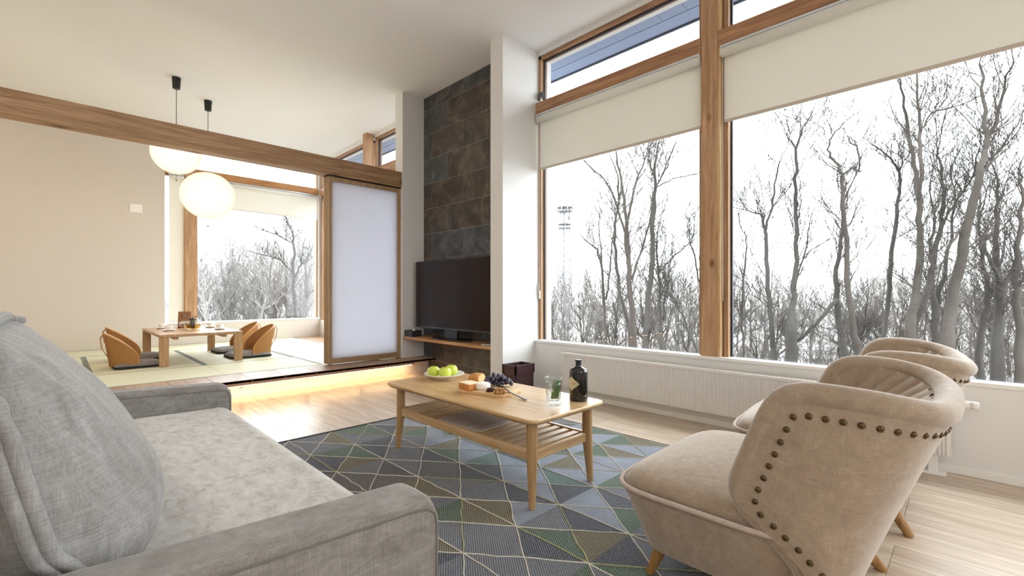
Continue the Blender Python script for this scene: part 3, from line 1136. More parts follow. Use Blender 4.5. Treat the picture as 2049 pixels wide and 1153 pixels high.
while y < .54:
    inst('slat', sm, ct, (0, y, 0))
    y += .0655
G().box(-.204, -.552, .238, -.188, .552, .2515).box(.188, -.552, .238, .204, .552, .2515).obj('slat_cleat', M_TABLE, ct)

# folders on the lower shelf
fo = thing('folder', 'grey-brown folder lying on top of another on the slatted shelf', 'folder', (1.705, 2.035, .2712), .10)
G().box(-.125, -.165, 0, .125, .165, .0085).obj('cover', plain('taupe_card', '#968A82', .6), fo, bevel=.001)
for dy in (-.07, .07):
    G().lathe([(.003, 0), (.003, .0015)], 8, (-.105, dy, .0086)).obj('rivet', M_BLACKP, fo)
f2 = thing('folder', 'pale folder edge showing beneath the grey-brown folder', 'folder', (1.70, 2.02, .2641), .07)
G().box(-.125, -.165, 0, .125, .165, .0065).obj('cover', plain('pale_card', '#C0B7B0', .6), f2, bevel=.001)

# ------------------------------------------------------------------ things on the table
pl = thing('plate', 'white wide-rimmed plate holding three green apples', 'plate', (1.83, 2.49, ZT))
G().lathe([(.0001, .004), (.055, .004), (.060, .0), (.066, .0), (.068, .004), (.10, .020), (.133, .034), (.134, .037), (.131, .0385), (.098, .026), (.070, .012), (.0001, .009)], 56).obj('dish', M_WHITECER, pl, smooth=True)
apple_m = NT('green_apple')
_a = apple_m.noise(apple_m.coord((1, 1, 1), shift=True), 14, 4)
_b = apple_m.noise(apple_m.coord((1, 1, 1), shift=True), 220, 2)
_c = apple_m.mix(_a, lin('#B9CF2F'), lin('#D9E25E'))
_c = apple_m.mix(apple_m.ramp(_b, [(.62, (0, 0, 0, 1)), (.7, (.6, .6, .6, 1))]), _c, lin('#F0F1A8'))
apple_m.p.inputs['Coat Weight'].default_value = .3
apple_m.done(_c, .3)
prof = []
for k in range(25):
    a = math.pi * k / 24
    r = .0425 * (math.sin(a) ** .92) * (1 + .06 * math.cos(a) * -1)
    z = -math.cos(a) * .038 - (.010 * math.exp(-(r / .012) ** 2) if k > 12 else -.006 * math.exp(-(r / .012) ** 2))
    prof.append((max(r, .0001), z))
for (ax, ay, lb, rz) in ((1.795, 2.435, 'green apple nearest the camera on the white plate', .4),
                         (1.766, 2.520, 'green apple at the left of the white plate', 1.9),
                         (1.885, 2.485, 'green apple at the right of the white plate', 3.1)):
    t = thing('apple', lb, 'apple', (ax, ay, ZT + .050), rz, 'apples on the plate')
    G().lathe([(r * (1 if 1 else 0), z) for r, z in prof], 28).obj('fruit', apple_m.m, t, smooth=True)
    G().tube([(0, 0, .024), (.002, 0, .034), (.005, .001, .043)], [.0016, .0014, .002], 6).obj('stem', plain('apple_stem', '#5C4A2E', .8), t)

BA = math.radians(15.6)
cb = thing('cutting_board', 'pale wooden cutting board with rounded corners holding the cheese and grapes', 'cutting board', (1.772, 1.972, ZT), BA)
G().prism(rrect(.108, .162, .035), .0, .018).obj('slab', M_BOARD, cb, bevel=.003)
ZB = ZT + .0185


def onb(px, py, z=ZB):
    """point of the board top seen at a pixel"""
    v = at(px, py, 1) - Vector((0, 0, 1))
    k = (z - 1) / v.z
    return Vector((v.x * k, v.y * k, z))


p = onb(936, 779)
br = thing('bread_loaf', 'orange-crusted block of bread with a pale cut top on the board', 'bread', (p.x + .015, p.y, ZB), math.radians(-4))
G().box(-.045, -.050, 0, .045, .050, .036).obj('crust', wood('bread_crust', '#D9944E', '#B9702F', 2, .8, False, .8, .05), br, bevel=.006, seg=3)
G().box(-.042, -.047, .030, .042, .047, .0385).obj('cut_face', plain('bread_crumb', '#F3E4C8', .9), br, bevel=.002)
p = onb(963, 779)
ch = thing('cheese', 'small round white-rinded soft cheese on the board', 'cheese', (p.x + .012, p.y + .005, ZB))
cm = NT('white_rind')
cm.bump(cm.noise(cm.coord(), 90, 4), .5, .003)
cm.done(lin('#F3F0E9'), .85)
G().lathe([(.0001, 0), (.040, 0), (.046, .005), (.0475, .017), (.046, .030), (.040, .0345), (.0001, .035)], 40).obj('wheel', cm.m, ch, smooth=True)
p = onb(950, 766)
b2_ = thing('bread_roll', 'half baguette standing behind the cheese, its cut side toward us', 'bread', (p.x + .02, p.y + .0, ZB), math.radians(20))
g = G()
N = 14
sec = []
for q, (yy, sc_) in enumerate(((-.030, 1.0), (-.028, 1.03), (.0, 1.06), (.022, .98), (.040, .8), (.052, .4))):
    sec.append([(sc_ * .050 * math.cos(a), yy, max(0.0, .026 + sc_ * .030 * math.sin(a))) for a in [2 * math.pi * j / N for j in range(N)]])
for s_ in sec:
    g.v += s_
for k in range(len(sec) - 1):
    for j in range(N):
        g.f.append((k * N + j, k * N + (j + 1) % N, (k + 1) * N + (j + 1) % N, (k + 1) * N + j))
g.f.append(tuple((len(sec) - 1) * N + j for j in range(N)))
g.f.append(tuple(range(N))[::-1])
g.obj('crust', wood('baguette_crust', '#DCA25C', '#C28240', 0, .7, False, .8, .05), b2_, smooth=True)
g = G()
g.v = [(x * .88, -.0312, .027 + (z - .027) * .86) for x, y, z in sec[0]]
g.f = [tuple(range(N))[::-1]]
g.obj('crumb', plain('baguette_crumb', '#E8C98F', .9), b2_)

# grapes
R = rnd(4)
gp = onb(995, 772)
gr_ = thing('grape_bunch', 'bunch of dark purple grapes heaped at the back of the board', 'grapes', (gp.x, gp.y, ZB))
gm = NT('dark_grape')
_f = gm.noise(gm.coord((1, 1, 1), shift=True), 60, 3)
gm.p.inputs['Coat Weight'].default_value = .2
gm.done(gm.mix(_f, lin('#241C2C'), lin('#4A4560')), .32)
gme = G().ball((0, 0, 0), .0118, 14, 10, (1, 1, 1.12)).mesh('grape', gm.m, True)
axis = Vector((math.cos(T), -math.sin(T), 0))
dep = Vector((math.sin(T), math.cos(T), 0))
placed = []
for i in range(900):
    if len(placed) >= 52:
        break
    u = R.uniform(-.076, .084)
    w = R.uniform(-.036, .040)
    hmax = .060 * (1 - (abs(u + .004) / .098) ** 2) * (1 - (w / .055) ** 2) + .010
    h = R.uniform(.0125, max(.0126, hmax))
    q = axis * u + dep * w + Vector((0, 0, h))
    if all((q - p_).length > .0185 for p_ in placed):
        placed.append(q)
for q in placed:
    inst('grape', gme, gr_, q, (R.uniform(-.5, .5), R.uniform(-.5, .5), 0))
G().tube([tuple(axis * -.05 + Vector((0, 0, .012))), tuple(Vector((0, 0, .02))), tuple(axis * .05 + Vector((0, 0, .012)))], .002, 6).obj('stalk', plain('grape_stalk', '#6B5B35', .8), gr_)
# walnuts and raisins
wm = NT('walnut_kernel')
_f = wm.noise(wm.coord((1, 1, 1), shift=True), 120, 4, .6, 1.0)
wm.bump(_f, 1.0, .006)
wm.done(wm.mix(_f, lin('#A9713C'), lin('#DDB27A')), .6)


def lump(r, s, lobes):
    g = G().ball((0, 0, 0), r, 16, 12)
    g.v = [tuple(Vector(p) * (1 + .16 * math.sin(lobes * math.atan2(p[1], p[0]) + s) * math.cos(9 * p[2] / r + s) + .06 * math.sin(800 * p[0] + s))) for p in g.v]
    return g


walnut_me = [lump(.0105, s, 5).mesh('walnut_half', wm.m, True) for s in (0, 1.3)]
wp = onb(1001, 788)
spots = [(-.030, 0, .009), (-.014, -.012, .009), (.004, -.010, .009), (.022, -.004, .009), (-.008, .008, .010), (.012, .010, .010), (.0, .0, .024), (.014, .0, .022), (-.016, .0, .022), (.030, .012, .009)]
wn_l = ['walnut half at the left end of the walnut pile', 'walnut half at the front left of the pile', 'walnut half at the front of the pile', 'walnut half at the front right of the pile', 'walnut half at the back left of the pile',
        'walnut half at the back right of the pile', 'walnut half on top of the pile in its middle', 'walnut half on top of the pile toward the grapes', 'walnut half on top of the pile toward the cheese', 'walnut half nearest the knife']
for k, (u, w, h) in enumerate(spots):
    q = axis * u + dep * w + Vector((0, 0, h))
    o = inst('walnut_half', walnut_me[k % 2], None, (wp.x + q.x, wp.y + q.y, ZB + h), (R.uniform(0, 3), R.uniform(0, 3), R.uniform(0, 6)))
    tag(o, wn_l[k], 'walnut', 'walnut halves on the cutting board')
rm = plain('raisin_skin', '#4A2A1E', .5)
rme = lump(.0062, 2.1, 4).mesh('raisin', rm, True)
rp = onb(983, 784)
k = 0
cl = []
for i in range(300):
    if len(cl) >= 22:
        break
    u, w = R.uniform(-.026, .024), R.uniform(-.014, .022)
    h = R.choice((.006, .006, .016)) if abs(u) < .018 and abs(w) < .012 else .006
    q = axis * u + dep * w + Vector((0, 0, h))
    if all((q - p_).length > .0098 for p_ in cl):
        cl.append(q)
for q in cl:
    o = inst('raisin', rme, None, (rp.x + q.x, rp.y + q.y, ZB + q.z), (R.uniform(0, 3), R.uniform(0, 3), 0))
    tag(o, 'dark raisin in the small heap between cheese and walnuts', 'raisin', 'raisins heaped on the cutting board')

# knife leaning on the board edge
ka, kb, kc = onb(1005, 775, ZB + .004), onb(1019, 784, ZB + .004), onb(1053, 800, ZT + .006)
kn = thing('table_knife', 'table knife with steel handle leaning off the board edge', 'knife', tuple(kc))
L = lambda v: tuple(Vector(v) - kc)
d = (ka - kc).normalized()
sd = Vector((-d.y, d.x, 0)).normalized()
g = G()
for (p_, w_, h_) in ((kc, .006, .004), (kc + d * .02, .008, .005), (kb - d * .012, .0055, .0035), (kb, .004, .003)):
    for s1, s2 in ((-1, -1), (1, -1), (1, 1), (-1, 1)):
        g.v.append(tuple(p_ - kc + sd * w_ * s1 + Vector((0, 0, h_ * s2))))
for k in range(3):
    for j in range(4):
        g.f.append((k * 4 + j, k * 4 + (j + 1) % 4, (k + 1) * 4 + (j + 1) % 4, (k + 1) * 4 + j))
g.f += [(3, 2, 1, 0), (12, 13, 14, 15)]
g.obj('handle', M_STEEL, kn, bevel=.0015)
g = G()
for (p_, w_) in ((kb, .006), (kb + (ka - kb) * .5, .009), (kb + (ka - kb) * 1.1, .008), (kb + (ka - kb) * 1.5, .001)):
    for s1, s2 in ((-1, -1), (1, -1), (1, 1), (-1, 1)):
        g.v.append(tuple(p_ - kc + sd * w_ * s1 + Vector((0, 0, .0008 * s2))))
for k in range(3):
    for j in range(4):
        g.f.append((k * 4 + j, k * 4 + (j + 1) % 4, (k + 1) * 4 + (j + 1) % 4, (k + 1) * 4 + j))
g.f += [(3, 2, 1, 0), (12, 13, 14, 15)]
g.obj('blade', M_BLADE, kn)

# drinking glass
gn = NT('clear_glass')
gn.p.inputs['Transmission Weight'].default_value = 1.0
gn.p.inputs['IOR'].default_value = 1.45
M_GLASS = gn.done((1, 1, 1, 1), 0.0)
M_GLASS = pane_glass('thin_clear_glass', (.96, .98, .98, 1), .05)
ice_n = NT('ice_water')
ice_n.p.inputs['Transmission Weight'].default_value = 1.0
ice_n.p.inputs['IOR'].default_value = 1.25
ice_n.bump(ice_n.noise(ice_n.coord(), 45, 3), .6, .006)
ice_n.done((.97, .99, 1, 1), 0.08)
M_ICE = pane_glass('iced_water', (.97, .98, .99, 1), .10)
M_CUBE = pane_glass('ice_cube', (.94, .96, .98, 1), .30)
M_CUBE.node_tree.nodes['Glossy BSDF'].inputs['Roughness'].default_value = .35
M_ICE.node_tree.nodes['Glossy BSDF'].inputs['Roughness'].default_value = .15
gx, gy = 1.79, 1.505
gl = thing('drinking_glass', 'clear square-based tumbler of iced water beside the dark bottle', 'glass', (gx, gy, ZT + .0005), math.radians(20))


def loft(rings, n):
    g = G()
    for r in rings:
        g.v += r
    for k in range(len(rings) - 1):
        for j in range(n):
            g.f.append((k * n + j, k * n + (j + 1) % n, (k + 1) * n + (j + 1) % n, (k + 1) * n + j))
    g.f.append(tuple(range(n))[::-1])
    g.f.append(tuple((len(rings) - 1) * n + j for j in range(n)))
    return g


def sq(r, z, e, n=40):
    out = []
    for j in range(n):
        a = 2 * math.pi * j / n
        c_, s_ = math.cos(a), math.sin(a)
        out.append((r * math.copysign(abs(c_) ** e, c_), r * math.copysign(abs(s_) ** e, s_), z))
    return out


loft([sq(.033, 0, .5), sq(.035, .004, .5), sq(.036, .05, .6), sq(.041, .10, .85), sq(.0455, .138, 1), sq(.0450, .140, 1),
      sq(.0435, .138, 1), sq(.039, .10, .85), sq(.033, .05, .6), sq(.030, .024, .6)], 40).obj('tumbler', M_GLASS, gl, smooth=True)
loft([sq(.0295, .0245, .6), sq(.0325, .05, .6), sq(.0385, .10, .85), sq(.041, .118, .9)], 40).obj('water', M_ICE, gl, smooth=True)
Ri = rnd(3)
for k, (ix, iy, iz) in enumerate(((-.012, .008, .10), (.010, -.006, .112), (-.006, -.014, .116), (.014, .014, .118), (-.012, .002, .075))):
    t = tag(inst('ice_cube', G().box(-.010, -.010, -.009, .010, .010, .009).mesh('ice_cube', M_CUBE), None, (gx + ix, gy + iy, ZT + iz), (Ri.uniform(0, 1), Ri.uniform(0, 1), Ri.uniform(0, 1))),
            'clear ice cube floating in the tumbler', 'ice', 'ice cubes in the tumbler')
cg = NT('cucumber_skin')
_f = cg.noise(cg.coord((1, 1, .1)), 90, 3)
M_CUC = cg.done(cg.mix(_f, lin('#2A5018'), lin('#5A8A34')), .35)
M_CUCI = plain('cucumber_flesh', '#C6D38A', .5)
vr = Vector((math.cos(T), -math.sin(T), 0))
vf = Vector((math.sin(T), math.cos(T), 0))
for k, (off, lb) in enumerate(((.004, 'left cucumber stick leaning in the tumbler'), (.024, 'right cucumber stick leaning in the tumbler'))):
    base = Vector((gx, gy, ZT)) + vr * (off - .010) - vf * (.014 if k == 0 else .012)
    tip = base + vr * .014 + Vector((0, 0, .092))
    t = thing('cucumber_stick', lb, 'cucumber', tuple(base + Vector((0, 0, .034))), 0, 'cucumber sticks in the tumbler')
    e = tip - base
    g, g2 = G(), G()
    w2 = vr * .0105
    dd = vf * .008
    a0 = Vector((0, 0, 0))
    g.hexa([a0 - w2 - dd * .2, a0 + w2 - dd * .2, a0 + w2 * .9 + dd * .3, a0 - w2 * .9 + dd * .3, e - w2 - dd * .2, e + w2 - dd * .2, e + w2 * .9 + dd * .3, e - w2 * .9 + dd * .3])
    g.obj('peel', M_CUC, t, bevel=.001)
    g2.hexa([a0 - w2 * .85 + dd * .3, a0 + w2 * .85 + dd * .3, a0 + w2 * .3 + dd * 1.4, a0 - w2 * .3 + dd * 1.4, e - w2 * .85 + dd * .3 + Vector((0, 0, .001)), e + w2 * .85 + dd * .3 + Vector((0, 0, .001)), e + w2 * .3 + dd * 1.4, e - w2 * .3 + dd * 1.4])
    g2.obj('flesh', M_CUCI, t)

# bottle
bt = thing('bottle', 'squat black glass bottle with a cream diamond label', 'bottle', (1.965, 1.480, ZT))
M_BOT = NT('black_bottle_glass')
M_BOT.p.inputs['Coat Weight'].default_value = .6
M_BOT = M_BOT.done(lin('#131316'), .12)
rb_ = .0485
G().lathe([(.0001, .001), (.043, .0), (.047, .004), (rb_, .012), (rb_, .018), (.0470, .022), (rb_, .026), (rb_, .150), (.0485, .158), (.044, .166), (.026, .176), (.0165, .181), (.0155, .186), (.0155, .188)], 56).obj('body', M_BOT, bt, smooth=True)
G().lathe([(.0001, .187), (.0165, .187), (.0165, .192), (.0150, .193), (.0150, .205), (.0178, .207), (.0180, .214), (.0165, .216), (.0001, .216)], 40).obj('stopper', plain('black_stopper', '#202024', .4), bt, smooth=False)
# label: a cream diamond wrapped round the bottle; its right point faces the camera
phi0 = math.atan2(-1.480, -1.965)            # direction toward the camera
g = G()
half, hh = .95, .037
cen = phi0 + .10 - half                      # angular centre, seen at the left edge of the bottle
nu, nv = 24, 14
zc_ = .094


def lab(u, v):
    s = (u * 2 - 1)
    hgt = hh * (1 - abs(s)) + .0005
    a = cen + s * half
    return ((rb_ + .0006) * math.cos(a), (rb_ + .0006) * math.sin(a), zc_ + (v * 2 - 1) * hgt)


g.grid(lab, 32, 6)
g.obj('label', plain('cream_label', '#D8C7A2', .7), bt, smooth=True)


def wrap_text(body, size, a_mid, z_mid, r, mat, parent, name='lettering'):
    c = bpy.data.curves.new(name, 'FONT')
    c.body = body
    c.size = size
    c.align_x = 'CENTER'
    c.align_y = 'CENTER'
    c.extrude = .0001
    o = bpy.data.objects.new('tmp_text', c)
    C.objects.link(o)
    bpy.context.view_layer.update()
    me = bpy.data.meshes.new_from_object(o.evaluated_get(bpy.context.evaluated_depsgraph_get()))
    bpy.data.objects.remove(o)
    for v in me.vertices:
        a = a_mid + v.co.x / r
        v.co = Vector(((r + v.co.z) * math.cos(a), (r + v.co.z) * math.sin(a), z_mid + v.co.y))
    me.materials.clear()
    me.materials.append(mat)
    o = bpy.data.objects.new(name, me)
    C.objects.link(o)
    o.parent = parent
    return o


M_INK = plain('label_ink', '#4A4236', .7)
wrap_text("CK'S", .017, phi0 - .42, zc_ - .001, rb_ + .0009, M_INK, bt)

# ------------------------------------------------------------------ sofa
so = thing('sofa', 'light grey chenille sofa with low square arms beside the rug', 'sofa', (0, 0, 0))
SX0, SX1 = -.42, .652
YN, YFa = 1.035, 2.775
G().box(SX0 + .03, YN - .10, .10, SX1 - .02, YFa + .10, .30).obj('base', M_SOFA, so, bevel=.02, seg=3)


def slab(x0, x1, y0, y1, z0, fz, r, nx=24):
    """upholstered arm: rounded box whose top follows fz(x)"""
    g = G()
    rings = []
    xs = [x0 + (x1 - x0) * k / nx for k in range(nx + 1)]
    for x in xs:
        e = min(x - x0, x1 - x)
        zt = fz(x)
        ring = []
        n = 5
        for cy, a0, s in ((y1 - r, 0, 1), (y0 + r, 90, -1)):
            for q in range(n + 1):
                a = math.radians(a0 + 90 * q / n)
                ring.append((x, cy + r * math.cos(a), zt - r + r * math.sin(a)))
        ring += [(x, y0, z0), (x, y1, z0)]
        rings.append(ring)
    return loft(rings, len(rings[0]))


def arm_top(x):
    t = (x - SX0) / (SX1 - SX0)
    z = .575 - .052 * t
    e = SX1 - x
    if e < .05:
        z -= .05 - math.sqrt(max(0, .05 ** 2 - (.05 - e) ** 2))
    return z


for (y0, y1, ys, lb) in ((YN - .125, YN, YN - .124, None), (YFa, YFa + .115, YFa + .001, None)):
    am = slab(SX0, SX1, y0, y1, .06, arm_top, .020, 60).obj('arm', M_SOFA, so, smooth=False, bevel=.012, seg=3)
    pts = [(SX0 + (SX1 - .012 - SX0) * k / 50, y0 - .0008, arm_top(SX0 + (SX1 - .012 - SX0) * k / 50) - .030) for k in range(51)]
    pts += [(SX1 - .006, y0 - .0005, z) for z in (.45, .30, .10)]
    G().tube(pts, .0022, 6).obj('seam', M_SEAMD, am)
    pts = [(SX1 + .0005, y0 + .018, z) for z in (.08, .3, .46)] + [(SX1 - .004, y0 + .02, .492)]
    G().tube(pts, .002, 6).obj('seam', M_SEAMD, am)


def seatf(u, v):
    x = SX0 + .20 + (SX1 - .004 - SX0 - .20) * u
    y = YN + .001 + (YFa - YN - .002) * v
    return x, y


g = G()
nu, nv = 40, 40
prof_s = []


def seat_ring(y, s):
    """section across X: flat top that rolls over at the front"""
    ring = []
    zt = .418 + .012 * s
    x1 = SX1 - .004
    r = .075
    ring.append((SX0 + .18, y, .30))
    ring.append((SX0 + .18, y, zt - .012))
    for k in range(10):
        t = k / 9
        ring.append((SX0 + .20 + (x1 - r - SX0 - .20) * t, y, zt - .010 + .014 * math.sin(math.pi * min(1, t * .9 + .1)) * s))
    for k in range(1, 9):
        a = math.pi / 2 * (1 - k / 8)
        ring.append((x1 - r + r * math.cos(a), y, zt - r - .006 + r * math.sin(a)))
    ring.append((x1, y, .20))
    return ring


rings = []
for k in range(31):
    v = k / 30
    s = min(1, math.sin(math.pi * v) * 5)
    s = s ** .5 if s > 0 else 0
    rings.append(seat_ring(YN + .001 + (YFa - YN - .002) * v, s))
loft(rings, len(rings[0])).obj('seat_cushion', M_SOFASEAT, so, smooth=True)
G().box(SX0 - .12, YN - .125, .06, SX0 + .12, YFa + .115, .80).obj('backrest', M_SOFA, so, bevel=.05, seg=4)
for x in (SX0 + .05, SX1 - .08):
    for y in (YN - .08, YFa + .06):
        G().tube([(x, y, .0), (x, y, .105)], [.018, .025], 12).obj('foot', M_TABLEZ, so)


def pillow(name, label, loc, w, h, th, tilt, seed, rz=0):
    """plump cushion with a wavy flanged seam: local x = thickness, y = width, z = height"""
    t = thing(name, label, 'cushion', loc, rz, 'back cushions on the grey sofa')
    R_ = rnd(seed)
    ph = [R_.uniform(0, 6) for _ in range(8)]
    M = Matrix.Rotation(-tilt, 4, 'Y')

    def edge(a):
        # rounded-square outline, a in [0, 2pi)
        c_, s_ = math.cos(a), math.sin(a)
        e = .38
        return Vector((0, w / 2 * math.copysign(abs(c_) ** e, c_), h / 2 * math.copysign(abs(s_) ** e, s_)))

    def surf(side):
        g = G()
        nr, na = 26, 112
        for i in range(nr + 1):
            q = i / nr
            for j in range(na):
                a = 2 * math.pi * j / na
                p = edge(a)
                rr = q
                prof_ = (1 - rr ** 2.6) ** .55
                sag = 1.0 - .55 * (p.z * rr / (h / 2))
                wr = .006 * math.sin(9 * a + ph[0]) * rr ** 3 + .004 * math.sin(17 * a + ph[1]) * rr ** 4
                wav = .010 * math.sin(5 * a + ph[2]) * rr ** 6
                dim = .010 * math.sin(p.y * rr * 16 + ph[3]) * math.sin(p.z * rr * 11 + ph[4]) * (1 - rr)
                xx = side * (th / 2 * prof_ * sag + wr * prof_ + dim) + wav
                g.v.append(tuple(M @ Vector((xx, p.y * rr, p.z * rr))))
        for i in range(nr):
            for j in range(na):
                f = (i * na + j, i * na + (j + 1) % na, (i + 1) * na + (j + 1) % na, (i + 1) * na + j)
                g.f.append(f if side > 0 else f[::-1])
        return g
    surf(1).obj('front_panel', M_PILLOW, t, smooth=True)
    surf(-1).obj('rear_panel', M_SOFA, t, smooth=True)
    fl_ = []
    for s_ in (-1, 1):
        pts = []
        na = 168
        for j in range(na):
            a = 2 * math.pi * j / na
            p = edge(a)
            nrm = p.normalized()
            wav = .010 * math.sin(5 * a + ph[2]) + .007 * math.sin(13 * a + ph[5]) + .003 * math.sin(31 * a + ph[6])
            pts.append(tuple(M @ (Vector((wav + s_ * .009, p.y, p.z)) + nrm * (.006 + .007 * math.sin(11 * a + ph[7])))))
        G().tube(pts, .0115, 8, closed=True).obj('flange', M_PILLOW, t, smooth=True)
    return t


pillow('back_cushion', 'big plump grey cushion with a wavy flanged edge, nearest the camera', (-.030, 1.530, .668), .90, .55, .30, math.radians(16), 3)
pillow('back_cushion', 'grey cushion at the far end of the sofa, hidden behind the near one', (-.12, 2.36, .66), .80, .50, .24, math.radians(16), 8)


# ------------------------------------------------------------------ armchairs
def U(u, a, yb_, yf, e=.55):
    """plan curve of the back: u 0..1 from left front edge round the back to the right front edge"""
    t = math.pi * u
    c_, s_ = math.cos(t), math.sin(t)
    x = -a * math.copysign(abs(c_) ** e, c_)
    y = yf - (yf - yb_) * abs(s_) ** e
    return x, y


def armchair(label, loc, rz):
    t = thing('armchair', label, 'armchair', loc, rz, 'beige armchairs facing the tiled wall')
    ZT_, ZB_ = .735, .115

    def lerp(z, tab):
        for (z0, v0), (z1, v1) in zip(tab[:-1], tab[1:]):
            if z <= z1:
                k = max(0, min(1, (z - z0) / (z1 - z0)))
                return v0 + (v1 - v0) * k
        return tab[-1][1]

    A = [(.10, .375), (.25, .405), (.44, .425), (.60, .418), (.75, .40)]
    YBK = [(.10, -.105), (.25, -.155), (.50, -.245), (.75, -.335)]
    YFR = [(.10, -.06), (.27, -.045), (.335, .03), (.405, .125), (.44, .128), (.58, .075), (.66, .045), (.75, .00)]

    def outer(u, v):
        z = ZB_ + (ZT_ - ZB_) * v
        a, yb_, yf = lerp(z, A), lerp(z, YBK), lerp(z, YFR)
        x, y = U(u, a, yb_, yf)
        return Vector((x, y, z - .045 * v * v * math.sin(math.pi * u) ** 2))

    def inner(u, v):
        z = ZB_ + (ZT_ - ZB_) * v
        th = .055 + .03 * (1 - v)
        pad = .36 * (1 - v) ** .9
        yfr = lerp(z, YFR)
        a, yb_, yf = lerp(z, A) - th, min(yfr - .02, lerp(z, YBK) + th + pad), yfr
        x, y = U(u, a, yb_, yf, .58)
        z = z - .045 * v * v * math.sin(math.pi * u) ** 2
        ch_ = abs(math.sin(math.pi * 14 * u)) * .014 * math.sin(math.pi * u) ** .5
        dx, dy = -x, (yf - y)
        l = math.hypot(dx, dy) or 1
        return Vector((x + dx / l * ch_, y + dy / l * ch_, z))
    nu_, nv_ = 72, 26
    G().grid(outer, nu_, nv_).obj('outer_shell', M_CHAIR, t, smooth=True)
    G().grid(lambda u, v: inner(1 - u, v), 168, 16).obj('channelled_inner_back', M_CHAN, t, smooth=True)
    # front lips closing the shell
    for uu in (0, 1):
        g = G()
        for k in range(nv_ + 1):
            v = k / nv_
            g.v += [tuple(outer(uu, v)), tuple(inner(uu, v))]
        for k in range(nv_):
            q = (2 * k, 2 * k + 1, 2 * k + 3, 2 * k + 2)
            g.f.append(q if uu == 0 else q[::-1])
        g.obj('wing_edge', M_CHAIR, t)
    G().grid(lambda u, v: outer(u, 1).lerp(inner(u, 1), v) - Vector((0, 0, .004)), 72, 2).obj('top_edge', M_CHAIR, t, smooth=True)
    # padded roll along the wing fronts and the top
    path = []
    N_ = 22
    for k in range(N_ + 1):
        v = .12 + (1 - .12) * k / N_
        p_ = (outer(0, v) + inner(0, v)) / 2
        path.append(p_)
    for k in range(1, 72):
        u = k / 72
        path.append(outer(u, 1) * .62 + inner(u, 1) * .38)
    for k in range(N_, -1, -1):
        v = .12 + (1 - .12) * k / N_
        path.append((outer(1, v) + inner(1, v)) / 2)
    for _ in range(3):
        path = [path[0]] + [(path[k - 1] + path[k] * 2 + path[k + 1]) / 4 for k in range(1, len(path) - 1)] + [path[-1]]
    G().tube(path, .034, 14).obj('padded_roll', M_CHAIR, t, smooth=True)
    # nail heads on the outer face just inside the roll
    nm_ = G().ball((0, 0, 0), .0085, 12, 6, (1, 1, .55)).mesh('nail_head', M_NAIL, True)
    line = []
    for k in range(61):
        v = .02 + (.93 - .02) * k / 60
        p_ = outer(.0, v)
        line.append((.035 + .005, v, 0))
    seq = []
    for k in range(200):
        v = .04 + (.915 - .04) * k / 199
        seq.append(outer_off(outer, v, .050, 0))
    for k in range(1, 300):
        u = k / 300
        if seq[199][1] < u < 1 - seq[199][1]:
            seq.append((outer(u, .915), u, .915))
    for k in range(199, -1, -1):
        v = .04 + (.915 - .04) * k / 199
        p_, u_, v_ = outer_off(outer, v, .050, 0)
        seq.append((outer(1 - u_, v_), 1 - u_, v_))
    acc = 1
    last = seq[0][0]
    step = .036
    acc = step
    for p_, u, v in seq:
        acc += (p_ - last).length
        last = p_
        if acc >= step:
            acc = 0
            e = .004
            du = outer(min(1, u + e), v) - outer(max(0, u - e), v)
            dv = outer(u, min(1, v + .02)) - outer(u, max(0, v - .02))
            nn = du.cross(dv)
            if nn.length > 1e-9:
                nn.normalize()
            q = nn.to_track_quat('Z', 'Y').to_euler()
            inst('nail_head', nm_, t, p_ + nn * .001, q)
    # seat
    def seat_out(u, z, grow=0.0):
        # closed plan outline, tapering toward the floor
        k = (z - .115) / (.335 - .115)
        k = max(0, min(1, k))
        hw = .345 + .07 * k + grow
        yf = .485 + .075 * k + grow
        yb2 = -.06
        a = 2 * math.pi * u
        c_, s_ = math.cos(a), math.sin(a)
        e = .36
        return hw * math.copysign(abs(c_) ** e, c_), (yf + yb2) / 2 + (yf - yb2) / 2 * math.copysign(abs(s_) ** e, s_)
    n = 96
    rings = []
    for z in (.118, .125, .18, .26, .325, .333):
        gq = -.012 if z == .118 else 0
        rings.append([(*seat_out(j / n, z, gq), z) for j in range(n)])
    loft(rings, n).obj('seat_base', M_CHAIR, t, smooth=False)
    G().tube([(*seat_out(j / n, .335, .002), .337) for j in range(n)], .0085, 8, closed=True).obj('piping', M_CHAIRPIPE, t, smooth=True)
    rings = []
    for q in range(13):
        s_ = 1 - (q / 12)
        zz = .336 + .082 * (1 - s_ ** 2.6) ** .5
        cx_, cy_ = 0, .225
        ring = []
        for j in range(n):
            x, y = seat_out(j / n, .335, -.002)
            ring.append((cx_ + (x - cx_) * (s_ if s_ > .02 else .02), cy_ + (y - cy_) * (s_ if s_ > .02 else .02), zz))
        rings.append(ring)
    loft(rings, n).obj('seat_pad', M_CHAIR, t, smooth=True)
    for sx in (-1, 1):
        G().tube([(sx * .300, .455, .0105), (sx * .275, .41, .135)], [.014, .024], 16).obj('leg', M_CHLEG, t)
        G().tube([(sx * .325, -.125, .0), (sx * .27, -.035, .135)], [.016, .026], 16).obj('leg', M_CHLEG, t)
    return t


def outer_off(outer, v, dist, side):
    """point on the outer shell `dist` back from the wing edge at height v"""
    p0 = outer(0, v)
    acc = 0
    u = 0
    last = p0
    while acc < dist and u < .4:
        u += .004
        p = outer(u, v)
        acc += (p - last).length
        last = p
    return (last, u, v)


armchair('beige armchair nearest the camera, its nail-studded back toward us', (1.79, .355, 0), 0)
armchair('beige armchair farther off, between the near armchair and the radiator', (2.80, .335, 0), math.radians(5))

